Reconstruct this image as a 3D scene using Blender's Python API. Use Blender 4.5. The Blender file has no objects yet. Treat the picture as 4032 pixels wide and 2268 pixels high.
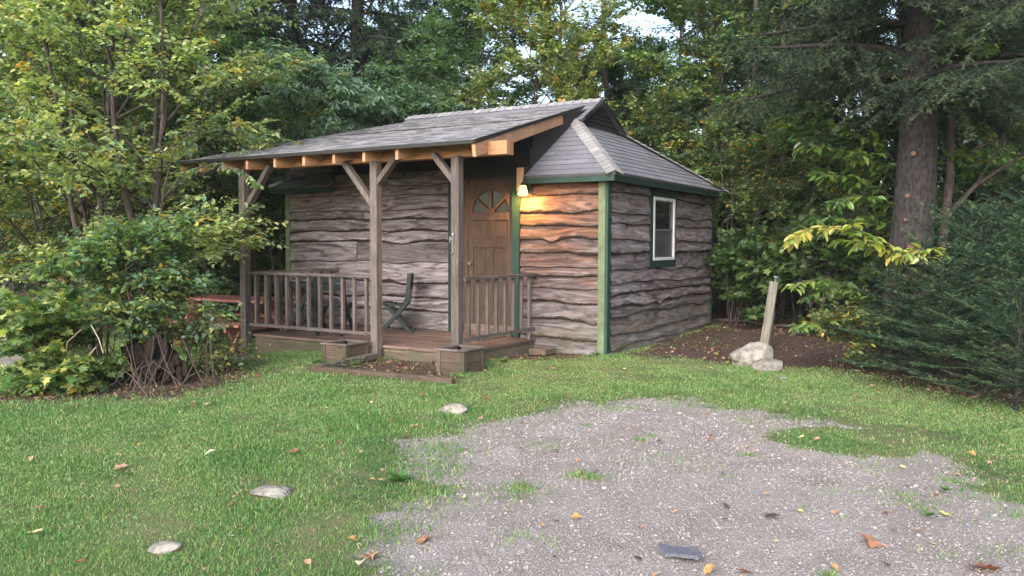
import bpy, math, random
import numpy as np
from mathutils import Vector, Matrix
R = math.radians
col = bpy.context.scene.collection
sc = bpy.context.scene
TAU = 2 * math.pi

# ------------------------------------------------------------------ bookkeeping
def tag(o, label=None, cat=None, group=None, kind=None):
    if label: o['label'] = label
    if cat: o['category'] = cat
    if group: o['group'] = group
    if kind: o['kind'] = kind
    return o

def empty(name, loc=(0, 0, 0), rz=0.0):
    o = bpy.data.objects.new(name, None)
    o.empty_display_size = .2
    col.objects.link(o); o.location = loc; o.rotation_euler = (0, 0, rz)
    return o

def copy_tree(o, loc=None, rz=None, s=None, label=None, group=None):
    c = o.copy(); col.objects.link(c)
    for ch in list(o.children):
        d = ch.copy(); col.objects.link(d); d.parent = c
        for g in list(ch.children):
            e = g.copy(); col.objects.link(e); e.parent = d
    if loc is not None: c.location = loc
    if rz is not None: c.rotation_euler = (0, 0, rz)
    if s is not None: c.scale = (s, s, s) if not hasattr(s, '__len__') else s
    if label: c['label'] = label
    if group: c['group'] = group
    return c

# ------------------------------------------------------------------ mesh from arrays
def mesh_np(name, V, loops, lens, mat, parent=None, col_attr=None, uv=None, smooth=False):
    me = bpy.data.meshes.new(name)
    V = np.asarray(V, np.float32); loops = np.asarray(loops, np.int32); lens = np.asarray(lens, np.int32)
    me.vertices.add(len(V)); me.vertices.foreach_set('co', V.ravel())
    me.loops.add(len(loops)); me.loops.foreach_set('vertex_index', loops)
    me.polygons.add(len(lens))
    starts = np.concatenate([[0], np.cumsum(lens)[:-1]]).astype(np.int32)
    me.polygons.foreach_set('loop_start', starts)
    me.polygons.foreach_set('use_smooth', np.full(len(lens), bool(smooth)))
    if col_attr is not None:
        a = me.attributes.new('col', 'FLOAT_COLOR', 'POINT')
        c = np.ones((len(V), 4), np.float32); c[:, :3] = col_attr
        a.data.foreach_set('color', c.ravel())
    if uv is not None:
        l = me.uv_layers.new(name='UVMap'); l.data.foreach_set('uv', np.asarray(uv, np.float32).ravel())
    me.update(calc_edges=True)
    if mat: me.materials.append(mat)
    o = bpy.data.objects.new(name, me); col.objects.link(o)
    if parent: o.parent = parent
    return o

class MB:
    """collects shapes into one mesh"""
    def __init__(s): s.V = []; s.F = []; s.C = []; s.UV = []
    def add(s, vs, fs, c=(1, 1, 1)):
        n = len(s.V); s.V += [tuple(v) for v in vs]; s.F += [tuple(i + n for i in f) for f in fs]
        s.C += [c] * len(vs) if not hasattr(c[0], '__len__') else list(c)
        return s
    def box(s, a, b, c=None, M=None):
        if c is None:
            t = random.uniform(.8, 1.2); c = (t, t, random.random())
        x0, y0, z0 = a; x1, y1, z1 = b
        vs = [(x, y, z) for z in (z0, z1) for x, y in ((x0, y0), (x1, y0), (x1, y1), (x0, y1))]
        if M is not None: vs = [tuple(M @ Vector(v)) for v in vs]
        return s.add(vs, [(0, 3, 2, 1), (4, 5, 6, 7), (0, 1, 5, 4), (1, 2, 6, 5), (2, 3, 7, 6), (3, 0, 4, 7)], c)
    def bar(s, p, q, w, h, up=(0, 0, 1), c=None):
        """board from p to q, w sideways, h along up"""
        p = Vector(p); q = Vector(q); d = (q - p).normalized(); u = Vector(up)
        sd = d.cross(u).normalized(); u = sd.cross(d).normalized()
        if c is None:
            t = random.uniform(.8, 1.2); c = (t, t, random.random())
        vs = []
        for e in (p, q):
            for a, b in ((-1, -1), (1, -1), (1, 1), (-1, 1)): vs.append(e + sd * w / 2 * a + u * h / 2 * b)
        return s.add(vs, [(0, 3, 2, 1), (4, 5, 6, 7), (0, 1, 5, 4), (1, 2, 6, 5), (2, 3, 7, 6), (3, 0, 4, 7)], c)
    def tube(s, pts, rad, n=8, c=(1, 1, 1), cap=True):
        pts = [Vector(p) for p in pts]; m = len(pts); vs = []; fs = []
        prev = None
        for i, p in enumerate(pts):
            d = (pts[min(i + 1, m - 1)] - pts[max(i - 1, 0)])
            d = d.normalized() if d.length > 1e-9 else Vector((0, 0, 1))
            if prev is None:
                a = Vector((1, 0, 0)) if abs(d.x) < .8 else Vector((0, 1, 0))
                u = d.cross(a).normalized()
            else: u = (prev - d * prev.dot(d)).normalized()
            prev = u; v = d.cross(u); r = rad[i] if hasattr(rad, '__len__') else rad
            for k in range(n):
                t = TAU * k / n; vs.append(p + u * (r * math.cos(t)) + v * (r * math.sin(t)))
        for i in range(m - 1):
            for k in range(n):
                k2 = (k + 1) % n; fs.append((i * n + k, i * n + k2, (i + 1) * n + k2, (i + 1) * n + k))
        if cap: fs.append(tuple(range(n - 1, -1, -1))); fs.append(tuple((m - 1) * n + k for k in range(n)))
        return s.add(vs, fs, c)
    def build(s, name, mat, parent=None, smooth=False, bevel=0):
        loops = [i for f in s.F for i in f]; lens = [len(f) for f in s.F]
        o = mesh_np(name, s.V, loops, lens, mat, parent, np.array(s.C, np.float32), None, smooth)
        if bevel:
            m = o.modifiers.new('b', 'BEVEL'); m.width = bevel; m.segments = 1; m.limit_method = 'ANGLE'
        return o

# ------------------------------------------------------------------ materials
class NT:
    def __init__(s, name):
        s.m = bpy.data.materials.new(name); s.m.use_nodes = True; s.t = s.m.node_tree; s.t.nodes.clear()
        s.out = s.t.nodes.new('ShaderNodeOutputMaterial')
    def n(s, typ, ins=None, **kw):
        nd = s.t.nodes.new(typ)
        for k, v in kw.items(): setattr(nd, k, v)
        if ins:
            for k, v in ins.items():
                if hasattr(v, 'is_linked') or isinstance(v, bpy.types.NodeSocket): s.t.links.new(v, nd.inputs[k])
                else: nd.inputs[k].default_value = v
        return nd
    def ramp(s, fac, stops):
        r = s.n('ShaderNodeValToRGB', {'Fac': fac}); e = r.color_ramp.elements
        while len(e) < len(stops): e.new(.5)
        for el, (p, c) in zip(e, stops): el.position = p; el.color = (*c, 1) if len(c) == 3 else c
        return r.outputs['Color']
    def mix(s, f, a, b, bt='MIX'):
        m = s.n('ShaderNodeMix', data_type='RGBA', blend_type=bt)
        for k, v in ((0, f), (6, a), (7, b)):
            if isinstance(v, bpy.types.NodeSocket): s.t.links.new(v, m.inputs[k])
            elif k == 0: m.inputs[0].default_value = v
            else: m.inputs[k].default_value = (*v, 1)
        return m.outputs[2]
    def math(s, op, a, b=0.0, c=None, clamp=False):
        m = s.n('ShaderNodeMath', {0: a, 1: b}, operation=op, use_clamp=clamp)
        if c is not None: m.inputs[2].default_value = c
        return m.outputs[0]
    def coord(s, scale=(1, 1, 1), which='Object', rot=(0, 0, 0)):
        tc = s.n('ShaderNodeTexCoord')
        return s.n('ShaderNodeMapping', {'Vector': tc.outputs[which], 'Scale': scale, 'Rotation': rot}).outputs[0]
    def noise(s, vec, scale=5, detail=4, rough=.6, dist=0):
        return s.n('ShaderNodeTexNoise', {'Vector': vec, 'Scale': scale, 'Detail': detail, 'Roughness': rough, 'Distortion': dist}).outputs['Fac']
    def attr(s):
        a = s.n('ShaderNodeAttribute', attribute_name='col')
        sp = s.n('ShaderNodeSeparateColor', {'Color': a.outputs['Color']})
        return a.outputs['Color'], sp.outputs[0], sp.outputs[1], sp.outputs[2]
    def bump(s, h, strength=.4, dist=.01):
        return s.n('ShaderNodeBump', {'Height': h, 'Strength': strength, 'Distance': dist}).outputs[0]
    def bsdf(s, color, rough=.8, normal=None, spec=.5, **kw):
        b = s.n('ShaderNodeBsdfPrincipled', {'Base Color': color if isinstance(color, bpy.types.NodeSocket) else (*color, 1), 'Roughness': rough, 'Specular IOR Level': spec})
        if normal is not None: s.t.links.new(normal, b.inputs['Normal'])
        for k, v in kw.items(): b.inputs[k.replace('_', ' ')].default_value = v
        return b.outputs[0]
    def done(s, sh): s.t.links.new(sh, s.out.inputs[0]); return s.m

def wood(name, axis, light, mid, dark, rough=.85, stain=.5, green=0):
    """weathered timber with the grain along an axis of the object"""
    t = NT(name)
    sc_ = {'x': (1.2, 26, 26), 'y': (26, 1.2, 26), 'z': (26, 26, 1.2)}[axis]
    C, a, b, c = t.attr()
    tc = t.n('ShaderNodeTexCoord').outputs['Object']
    off = t.n('ShaderNodeVectorMath', {0: tc, 1: C}, operation='ADD').outputs[0]
    v = t.n('ShaderNodeMapping', {'Vector': off, 'Scale': sc_}).outputs[0]
    g = t.noise(v, 1.6, 6, .65, 1.2)
    g2 = t.noise(v, 5, 3, .6, .3)
    cl = t.ramp(g, [(.3, dark), (.48, mid), (.7, light)])
    cl = t.mix(.35, cl, t.ramp(g2, [(.35, dark), (.65, light)]))
    w = t.noise(t.coord((1, 1, 1)), 2.3, 4, .6)
    cl = t.mix(t.math('MULTIPLY', t.ramp(w, [(.45, (0, 0, 0)), (.7, (1, 1, 1))]), stain), cl, tuple(x * .45 for x in mid))
    if green:
        w2 = t.noise(t.coord((1, 1, 1)), 3.1, 4, .6)
        cl = t.mix(t.math('MULTIPLY', t.ramp(w2, [(.45, (0, 0, 0)), (.65, (1, 1, 1))]), green), cl, (.06, .075, .03))
    kn = t.n('ShaderNodeTexVoronoi', {'Vector': t.n('ShaderNodeMapping', {'Vector': off, 'Scale': {'x': (1.6, 9, 9), 'y': (9, 1.6, 9), 'z': (9, 9, 1.6)}[axis]}).outputs[0], 'Scale': 1.0}).outputs['Distance']
    cl = t.mix(t.ramp(kn, [(.05, (.8, .8, .8)), (.13, (0, 0, 0))]), cl, tuple(x * .3 for x in mid))
    cl = t.mix(1, cl, t.n('ShaderNodeCombineColor', {0: a, 1: a, 2: a}).outputs[0], 'MULTIPLY')
    return t.done(t.bsdf(cl, rough, t.bump(g, .5, .004), .3))

def paint(name, color, rough=.5, var=.25, bumpk=.15, spec=.4):
    t = NT(name)
    n = t.noise(t.coord(), 6, 5, .65); n2 = t.noise(t.coord(), 60, 3, .6)
    cl = t.mix(t.ramp(n, [(.35, (0, 0, 0)), (.7, (1, 1, 1))]), color, tuple(x * (1 - var) for x in color))
    cl = t.mix(t.ramp(n2, [(.66, (0, 0, 0)), (.72, (1, 1, 1))]), cl, tuple(x * .35 for x in color))
    return t.done(t.bsdf(cl, rough, t.bump(n2, bumpk, .002), spec))

def leafmat(name, rough=.42, trans=.42, spec=.5, tboost=1.5):
    t = NT(name)
    C, *_ = t.attr()
    b = t.bsdf(C, rough, None, spec)
    tl = t.n('ShaderNodeBsdfTranslucent', {'Color': t.mix(1, C, (tboost, tboost * 1.1, .6), 'MULTIPLY')}).outputs[0]
    mx = t.n('ShaderNodeMixShader', {0: trans, 1: b, 2: tl}).outputs[0]
    return t.done(mx)

def barkmat(name, c1, c2, sx=9, sz=3, bump=.8):
    t = NT(name)
    v = t.coord((sx, sx, sz))
    vo = t.n('ShaderNodeTexVoronoi', {'Vector': v, 'Scale': 2.0}, feature='F1').outputs['Distance']
    n = t.noise(v, 2.5, 6, .7, .5)
    h = t.math('MULTIPLY', t.math('ADD', t.math('MULTIPLY', vo, .45), t.math('MULTIPLY', t.noise(v, 6, 5, .75, 1.5), .55)), n)
    cl = t.mix(t.ramp(h, [(.08, (0, 0, 0)), (.35, (1, 1, 1))]), c1, c2)
    return t.done(t.bsdf(cl, .95, t.bump(h, bump, .03), .15))

M = {}
M['grey_x'] = wood('weathered_grey_x', 'x', (.19, .158, .145), (.098, .079, .072), (.038, .029, .026))
M['grey_y'] = wood('weathered_grey_y', 'y', (.19, .158, .145), (.098, .079, .072), (.038, .029, .026))
M['grey_z'] = wood('weathered_grey_z', 'z', (.205, .17, .155), (.102, .083, .076), (.038, .029, .026))
M['brown_x'] = wood('porch_brown_x', 'x', (.15, .105, .08), (.085, .058, .045), (.04, .026, .02), green=.25)
M['brown_z'] = wood('planter_brown', 'z', (.13, .10, .075), (.078, .058, .044), (.035, .025, .02), green=.4)
M['deck_x'] = wood('deck_planks', 'x', (.21, .145, .12), (.125, .084, .07), (.055, .036, .03))
M['rim_x'] = wood('deck_rim', 'x', (.18, .14, .10), (.10, .078, .055), (.045, .034, .025), green=.55)
M['fresh_x'] = wood('new_pine_x', 'x', (.50, .28, .15), (.36, .18, .09), (.20, .09, .045), rough=.7, stain=.25)
M['fresh_y'] = wood('new_pine_y', 'y', (.56, .33, .20), (.42, .23, .13), (.25, .12, .07), rough=.7, stain=.35)
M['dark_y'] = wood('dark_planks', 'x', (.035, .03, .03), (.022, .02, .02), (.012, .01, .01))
M['door_z'] = wood('door_pine', 'z', (.115, .072, .050), (.062, .039, .028), (.026, .016, .012), rough=.6, stain=.4)
M['post_z'] = wood('leaning_post_wood', 'z', (.33, .30, .255), (.20, .178, .148), (.085, .072, .06))
M['green_light'] = paint('pale_green_paint', (.135, .175, .095), .75, .5, .5)
M['green'] = paint('dark_green_paint', (.010, .028, .024), .6, .35)
M['green2'] = paint('mid_green_paint', (.016, .046, .034), .6, .4)
M['white'] = paint('white_vinyl', (.56, .56, .54), .4, .2, .03)
M['grey_sash'] = paint('grey_sash', (.10, .10, .11), .5, .1)
M['red'] = paint('faded_red_paint', (.42, .19, .16), .6, .35)
M['plastic'] = paint('dark_green_plastic', (.009, .017, .017), .45, .2, .05)
M['metal'] = paint('galvanised_metal', (.30, .30, .31), .35, .3)
M['metal'].node_tree.nodes['Principled BSDF'].inputs['Metallic'].default_value = .8
M['iron'] = paint('black_iron', (.02, .018, .016), .5, .2)
M['inner'] = paint('dark_interior', (.02, .018, .018), .9, .2)
def flatmat(name, c, rough=.8, spec=.3):
    t = NT(name); return t.done(t.bsdf(c, rough, None, spec))
t = NT('dark_window_glass')
M['glass'] = t.done(t.bsdf((.012, .013, .016), .07, None, .30))
t = NT('insect_screen')
M['screen'] = t.done(t.bsdf(t.ramp(t.noise(t.coord(), 3, 2), [(.3, (.030, .030, .036)), (.7, (.05, .05, .058))]), .45, None, .5))
t = NT('lamp_glass')
e = t.n('ShaderNodeEmission', {'Color': (1, .64, .17, 1), 'Strength': 1.9}); M['lampglass'] = t.done(e.outputs[0])

# siding: col = (tint, bark, warm)
t = NT('live_edge_siding')
C, a, b, c = t.attr()
tc = t.n('ShaderNodeTexCoord').outputs['Object']
off = t.n('ShaderNodeVectorMath', {0: tc, 1: t.n('ShaderNodeCombineXYZ', {0: a, 1: t.math('MULTIPLY', a, 7.0), 2: 0}).outputs[0]}, operation='ADD').outputs[0]
v = t.n('ShaderNodeMapping', {'Vector': off, 'Scale': (.9, .9, 7.5)}).outputs[0]
g = t.noise(v, 1.25, 5, .56, 2.4)
g2 = t.noise(t.n('ShaderNodeMapping', {'Vector': off, 'Scale': (3, 3, 60)}).outputs[0], 2, 4, .6, 1)
st = t.noise(t.n('ShaderNodeMapping', {'Vector': off, 'Scale': (1.3, 1.3, 3.2)}).outputs[0], 1.7, 5, .62, .6)
grey = t.ramp(g, [(.30, (.028, .021, .021)), (.42, (.090, .074, .073)), (.55, (.175, .155, .156)), (.73, (.33, .305, .312))])
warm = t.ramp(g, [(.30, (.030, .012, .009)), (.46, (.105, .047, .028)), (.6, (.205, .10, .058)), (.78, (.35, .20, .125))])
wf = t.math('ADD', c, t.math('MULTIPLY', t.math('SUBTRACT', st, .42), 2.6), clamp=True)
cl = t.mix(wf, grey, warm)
cl = t.mix(.16, cl, t.ramp(g2, [(.35, (.03, .024, .024)), (.68, (.24, .21, .205))]))
cl = t.mix(t.ramp(t.noise(t.n('ShaderNodeMapping', {'Vector': off, 'Scale': (2.1, 2.1, 5)}).outputs[0], 1.9, 5, .65, .4), [(.56, (0, 0, 0)), (.72, (.85, .85, .85))]), cl, (.035, .026, .028))
kn = t.n('ShaderNodeTexVoronoi', {'Vector': t.n('ShaderNodeMapping', {'Vector': off, 'Scale': (1.1, 1.1, 2.6)}).outputs[0], 'Scale': 1.9}).outputs['Distance']
cl = t.mix(t.ramp(kn, [(.05, (.95, .95, .95)), (.085, (.2, .2, .2)), (.11, (.8, .8, .8)), (.15, (0, 0, 0))]), cl, (.035, .018, .014))
cl = t.mix(1, cl, t.n('ShaderNodeCombineColor', {0: t.math('MULTIPLY', a, .86), 1: t.math('MULTIPLY', a, .85), 2: t.math('MULTIPLY', a, .88)}).outputs[0], 'MULTIPLY')
bn = t.noise(t.coord((30, 30, 55)), 1.5, 5, .75)
bf = t.ramp(t.math('ADD', b, t.math('MULTIPLY', t.math('SUBTRACT', bn, .5), .9)), [(.45, (0, 0, 0)), (.6, (1, 1, 1))])
cl = t.mix(bf, cl, t.ramp(bn, [(.40, (.010, .007, .006)), (.6, (.045, .03, .024)), (.78, (.16, .12, .09))]))
zz = t.n('ShaderNodeSeparateXYZ', {0: tc}).outputs[2]
gm = t.math('MULTIPLY', t.ramp(zz, [(.12, (1, 1, 1)), (.62, (0, 0, 0))]), t.ramp(st, [(.38, (0, 0, 0)), (.62, (1, 1, 1))]))
cl = t.mix(t.math('MULTIPLY', gm, .55), cl, (.075, .078, .035))
hh = t.math('ADD', t.math('MULTIPLY', g, .6), t.math('MULTIPLY', t.math('MULTIPLY', bf, bn), 2.2))
M['siding'] = t.done(t.bsdf(cl, .82, t.bump(hh, .5, .010), .3))

def shingle_mat(name, c1, c2, w, h, blotch=0.0):
    t = NT(name)
    uv = t.n('ShaderNodeTexCoord').outputs['UV']
    br = t.n('ShaderNodeTexBrick', {'Vector': uv, 'Color1': (*c1, 1), 'Color2': (*c2, 1), 'Mortar': (.012, .012, .014, 1), 'Scale': 1.0,
        'Mortar Size': .004, 'Mortar Smooth': .2, 'Brick Width': w, 'Row Height': h, 'Bias': 0.0})
    n = t.noise(t.coord((1, 1, 1)), 180, 2, .7)
    cl = t.mix(.5, br.outputs['Color'], t.ramp(n, [(.3, tuple(x * .35 for x in c1)), (.7, tuple(min(1, x * 1.7) for x in c2))]))
    if blotch:
        bb = t.noise(t.n('ShaderNodeMapping', {'Vector': uv, 'Scale': (1 / .42, 1 / .13, 1)}).outputs[0], 1.3, 2, .5)
        cl = t.mix(t.math('MULTIPLY', t.ramp(bb, [(.48, (0, 0, 0)), (.56, (1, 1, 1))]), blotch), cl, tuple(x * .28 for x in c1))
    st = t.noise(t.coord((1, 1, 1)), 2.2, 4, .6)
    cl = t.mix(t.math('MULTIPLY', t.ramp(st, [(.4, (0, 0, 0)), (.7, (1, 1, 1))]), .35), cl, (.10, .095, .085))
    return t.done(t.bsdf(cl, .8, t.bump(n, .35, .004), .35))
M['shingle'] = shingle_mat('grey_shingle', (.085, .082, .097), (.19, .183, .205), .30, .14)
M['shingle_new'] = shingle_mat('charcoal_shingle', (.20, .20, .225), (.36, .355, .39), .24, .125, .75)
M['cap'] = shingle_mat('pale_cap_shingle', (.34, .33, .32), (.42, .41, .40), 5.0, .14)

# foliage
M['leaf'] = leafmat('leaf')
M['leaf_shiny'] = leafmat('leaf_shiny', .33, .3, .7)
M['needle'] = leafmat('needle', .75, .15, .12)
M['dryleaf'] = leafmat('dry_leaf', .7, .15, .2, 1.0)
M['grass'] = leafmat('grass_blade', .5, .3, .35)
M['bark'] = barkmat('grey_bark', (.028, .022, .02), (.11, .09, .082))
M['bark_fir'] = barkmat('fir_bark', (.008, .007, .007), (.066, .058, .056), 12, 5, 1.0)
M['twig'] = flatmat('twig_brown', (.07, .05, .04))
M['cutwood'] = flatmat('cut_branch_wood', (.15, .085, .055))
t = NT('stone')
n = t.noise(t.coord(), 14, 8, .75); n2 = t.noise(t.coord(), 3, 4, .6)
cl = t.mix(.5, t.ramp(n, [(.38, (.045, .042, .04)), (.48, (.22, .20, .175)), (.7, (.46, .43, .38))]), t.ramp(n2, [(.35, (.13, .12, .105)), (.7, (.38, .35, .30))]))
C, a, b, c = t.attr(); cl = t.mix(1, cl, C, 'MULTIPLY')
M['stone'] = t.done(t.bsdf(cl, .9, t.bump(n, .8, .02), .3))
t = NT('pebble'); C, a, b, c = t.attr(); M['pebble'] = t.done(t.bsdf(C, .9, None, .12))

# ------------------------------------------------------------------ ground heights and zones
def S(x): x = np.clip(x, 0, 1); return x * x * (3 - 2 * x)
_rg = np.random.RandomState(5)
_ph = _rg.uniform(0, TAU, (10, 2)); _k = _rg.normal(0, 1, (10, 2))
def wob(x, y, f=1.0):
    r = 0
    for i in range(10): r = r + np.sin(_k[i, 0] * x * f + _k[i, 1] * y * f + _ph[i, 0] + i)
    return r / 5.0
def gh(x, y):
    x = np.asarray(x, float); y = np.asarray(y, float)
    h = -.16 * S((-3.3 - x) / 1.6) + .05 * S((y - 1) / 3) * S((x + 2) / 2)
    h = h + .012 * wob(x, y, 1.7) * S((np.hypot(x - 1, y + 4)) / 3) + .006 * wob(x + 3, y, 5)
    h = h + .25 * S((y - 9) / 14)
    return h
def g1(x, y): return float(gh(x, y))
GP = [(2.4, -7.6), (2.03, -6.76), (1.75, -6.38), (1.6, -6.04), (1.5, -5.65), (1.12, -5.5), (.88, -5.06), (.8, -4.5), (.96, -3.95), (1.12, -3.1), (1.45, -2.45), (1.9, -2.35), (2.36, -2.5), (3.0, -2.55), (3.58, -3.0), (3.93, -3.63), (4.2, -4.25), (4.55, -4.6), (6.5, -5.5), (11, -9), (11, -14), (2.4, -14)]
def polysd(P, x, y):
    x = np.asarray(x, float); y = np.asarray(y, float); d = np.full(x.shape, 1e9); ins = np.zeros(x.shape, bool)
    for (x0, y0), (x1, y1) in zip(P, P[1:] + P[:1]):
        ex, ey = x1 - x0, y1 - y0; t_ = np.clip(((x - x0) * ex + (y - y0) * ey) / (ex * ex + ey * ey), 0, 1)
        d = np.minimum(d, np.hypot(x - x0 - t_ * ex, y - y0 - t_ * ey))
        c_ = ((y0 > y) != (y1 > y)) & (x < (x1 - x0) * (y - y0) / (y1 - y0 + 1e-12) + x0); ins ^= c_
    return np.where(ins, d, -d)
SOILR = [(.02, .1), (.5, .1), (1.0, .3), (1.7, .05), (2.2, .1), (2.6, .3), (3.1, -.05), (3.6, -.6), (4.4, -.9), (6.5, -1.9), (14, -2), (14, 60), (-60, 60), (-60, 3.0), (-16, .5), (-9.6, -.6), (-7, .2), (-6.0, .6), (-5.6, 3), (0, 5)]
SOILB = [(-4.4, -5.9), (-3.3, -5.75), (-2.6, -5.35), (-2.05, -4.75), (-2.0, -4.1), (-2.3, -3.5), (-2.7, -3.0), (-3.9, -2.6), (-4.4, -3.4), (-4.2, -4.6)]
SOILS = [(-1.1, -.75), (-.62, -.75), (-.3, -.45), (.1, -.12), (.1, .1), (-1.1, .1)]
SOILP = [(-2.15, -2.78), (-.9, -2.66), (-.5, -2.2), (-.9, -1.6), (-2.2, -1.6)]
PATHL = [(-6.3, -4.3), (-5.9, -3.95), (-6.6, -3.4), (-9, -2.9), (-12, -2.6), (-12, -3.6), (-8, -4.3)]
def zones(x, y):
    n = .15 * wob(x * 2.1, y * 2.1, 2.2) + .10 * wob(y, x, 9) + .06 * wob(y + 5, x, 23)
    g = polysd(GP, x, y) + n * 1.15
    ptch = .42 - np.hypot((x - 3.3) / 1.15, y + 3.18) ; g = np.minimum(g, -ptch * 1.6 - n * .5)
    g = np.maximum(g, polysd(PATHL, x, y) + n * .6)
    s_ = np.maximum.reduce([polysd(SOILR, x, y), polysd(SOILB, x, y) * .9 - .16, polysd(SOILS, x, y), polysd(SOILP, x, y)]) + n * .9
    return g, s_

# ground sheet
def axis(lo, hi, st, far):
    a = np.arange(lo, hi + st / 2, st); out = []; q = st
    p = hi
    while p < far: q *= 1.25; p += q; out.append(p)
    b = []; q = st; p = lo
    while p > -far: q *= 1.25; p -= q; b.append(p)
    return np.concatenate([b[::-1], a, out])
ax = axis(-8, 8, .07, 900); ay = axis(-9.5, 6, .07, 900)
X, Y = np.meshgrid(ax, ay)
g_, s_ = zones(X, Y)
Z = gh(X, Y) - .012 * S(g_ * 6) - .01 * S(s_ * 5) + .004 * wob(X * 3, Y * 3, 6)
far_lawn = S((np.hypot(X - 4.3, Y + 9.3) - 31) / 3)
s_ = np.where(far_lawn > .5, -1, s_)
nx, ny = len(ax), len(ay)
I = np.arange(nx * ny).reshape(ny, nx)
q = np.stack([I[:-1, :-1], I[:-1, 1:], I[1:, 1:], I[1:, :-1]], -1).reshape(-1, 4)
colr = np.stack([np.clip(.5 + g_ * 1.6, 0, 1), np.clip(.5 + s_ * 1.8, 0, 1), far_lawn], -1).reshape(-1, 3)
t = NT('ground')
C, a, b, c = t.attr()
P_ = t.coord()
n1 = t.noise(P_, 9, 5, .65); n2 = t.noise(P_, 1.1, 4, .6); n3 = t.noise(P_, 45, 4, .7); n4 = t.noise(P_, 3.2, 5, .6)
vor = t.n('ShaderNodeTexVoronoi', {'Vector': P_, 'Scale': 75.0})
peb = t.n('ShaderNodeTexVoronoi', {'Vector': P_, 'Scale': 75.0}).outputs['Color']
pv = t.n('ShaderNodeSeparateColor', {'Color': peb}).outputs[0]
gravel = t.mix(.5, t.ramp(pv, [(0, (.20, .17, .155)), (.45, (.29, .255, .237)), (.8, (.325, .293, .275)), (1, (.36, .33, .31))]), t.ramp(n3, [(.3, (.19, .162, .148)), (.7, (.35, .312, .292))]))
gravel = t.mix(t.ramp(n4, [(.42, (0, 0, 0)), (.66, (.8, .8, .8))]), gravel, (.17, .138, .12))
n5 = t.noise(P_, .8, 3, .5)
gravel = t.mix(t.ramp(n5, [(.48, (0, 0, 0)), (.62, (.5, .5, .5))]), gravel, (.26, .23, .215))
rut = t.noise(t.coord((2.2, .30, 1)), 1.0, 3, .5)
gravel = t.mix(t.ramp(rut, [(.44, (0, 0, 0)), (.58, (.6, .6, .6))]), gravel, (.22, .186, .168))
grass = t.mix(t.ramp(n2, [(.35, (0, 0, 0)), (.65, (1, 1, 1))]), (.07, .11, .035), (.12, .15, .055))
grass = t.mix(t.ramp(n1, [(.4, (0, 0, 0)), (.7, (1, 1, 1))]), grass, (.16, .135, .075))
grass = t.mix(c, grass, (.26, .42, .10))  # far lawn in a brighter green, sunlight put into its colour
soil = t.mix(t.ramp(n3, [(.35, (0, 0, 0)), (.65, (1, 1, 1))]), (.040, .024, .020), (.115, .078, .062))
soil = t.mix(t.ramp(n1, [(.5, (0, 0, 0)), (.75, (.6, .6, .6))]), soil, (.16, .10, .07))
jit = t.math('MULTIPLY', t.math('SUBTRACT', n1, .5), .5)
gm = t.ramp(t.math('ADD', a, jit), [(.42, (0, 0, 0)), (.58, (1, 1, 1))])
sm = t.ramp(t.math('ADD', b, jit), [(.40, (0, 0, 0)), (.58, (1, 1, 1))])
cl = t.mix(sm, t.mix(gm, grass, gravel), soil)
M['ground'] = t.done(t.bsdf(cl, .95, t.bump(t.math('ADD', n3, vor.outputs['Distance']), .6, .012), .15))
V = np.stack([X, Y, Z], -1).reshape(-1, 3)
gr = mesh_np('ground', V, q.ravel(), np.full(len(q), 4), M['ground'], None, colr, None, True)
tag(gr, 'uneven ground of lawn, gravel and bare brown soil around the cabin', 'ground', kind='structure')

# ------------------------------------------------------------------ stamping many small shapes
def norm(a): return a / np.maximum(np.linalg.norm(a, axis=-1, keepdims=True), 1e-9)
def stamp(tv, tf, Pp, D, N, L, W):
    tv = np.asarray(tv, float); n = len(Pp)
    D = norm(D); sd = norm(np.cross(N, D)); up = np.cross(D, sd)
    L = np.broadcast_to(L, (n,)).reshape(n, 1, 1); W = np.broadcast_to(W, (n,)).reshape(n, 1, 1)
    v = Pp[:, None, :] + tv[None, :, 0:1] * L * D[:, None, :] + tv[None, :, 1:2] * W * sd[:, None, :] + tv[None, :, 2:3] * L * up[:, None, :]
    k = len(tv); lp = np.array([i for f in tf for i in f]); ln = np.array([len(f) for f in tf])
    loops = (np.arange(n)[:, None] * k + lp[None, :]).ravel(); lens = np.tile(ln, n)
    return v.reshape(-1, 3), loops, lens
LEAF_V = [(0, 0, 0), (.38, .5, .07), (.76, .32, .02), (1, 0, -.10), (.76, -.32, .02), (.38, -.5, .07)]
LEAF_F = [(0, 3, 2, 1), (0, 5, 4, 3)]
NEED_V = [(0, -.5, 0), (0, .5, 0), (1, 0, 0)]; NEED_F = [(0, 1, 2)]
BLADE_V = [(0, -.5, 0), (0, .5, 0), (.55, .35, .06), (1, 0, -.12), (.55, -.35, .06)]; BLADE_F = [(0, 1, 2, 4), (2, 3, 4)]
STICK_V = [(0, -.5, -.003), (0, .5, -.003), (0, 0, .006), (1, -.25, -.002), (1, .25, -.002), (1, 0, .004)]
STICK_F = [(0, 1, 4, 3), (1, 2, 5, 4), (2, 0, 3, 5)]
PEB_V = [(1, 0, 0), (-.8, .1, 0), (.1, .9, 0), (-.1, -1, 0), (.15, .1, .62), (0, 0, -.6), (.55, .5, .25)]
PEB_F = [(0, 6, 4), (6, 2, 4), (2, 1, 4), (1, 3, 4), (3, 0, 4), (0, 2, 6)]
MAPLE_V = [(0, 0, 0), (.10, .55, .03), (.30, .25, .02), (.55, .60, .06), (.62, .22, .02), (1, 0, -.05), (.62, -.22, .02), (.55, -.60, .06), (.30, -.25, .02), (.10, -.55, .03)]
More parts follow.
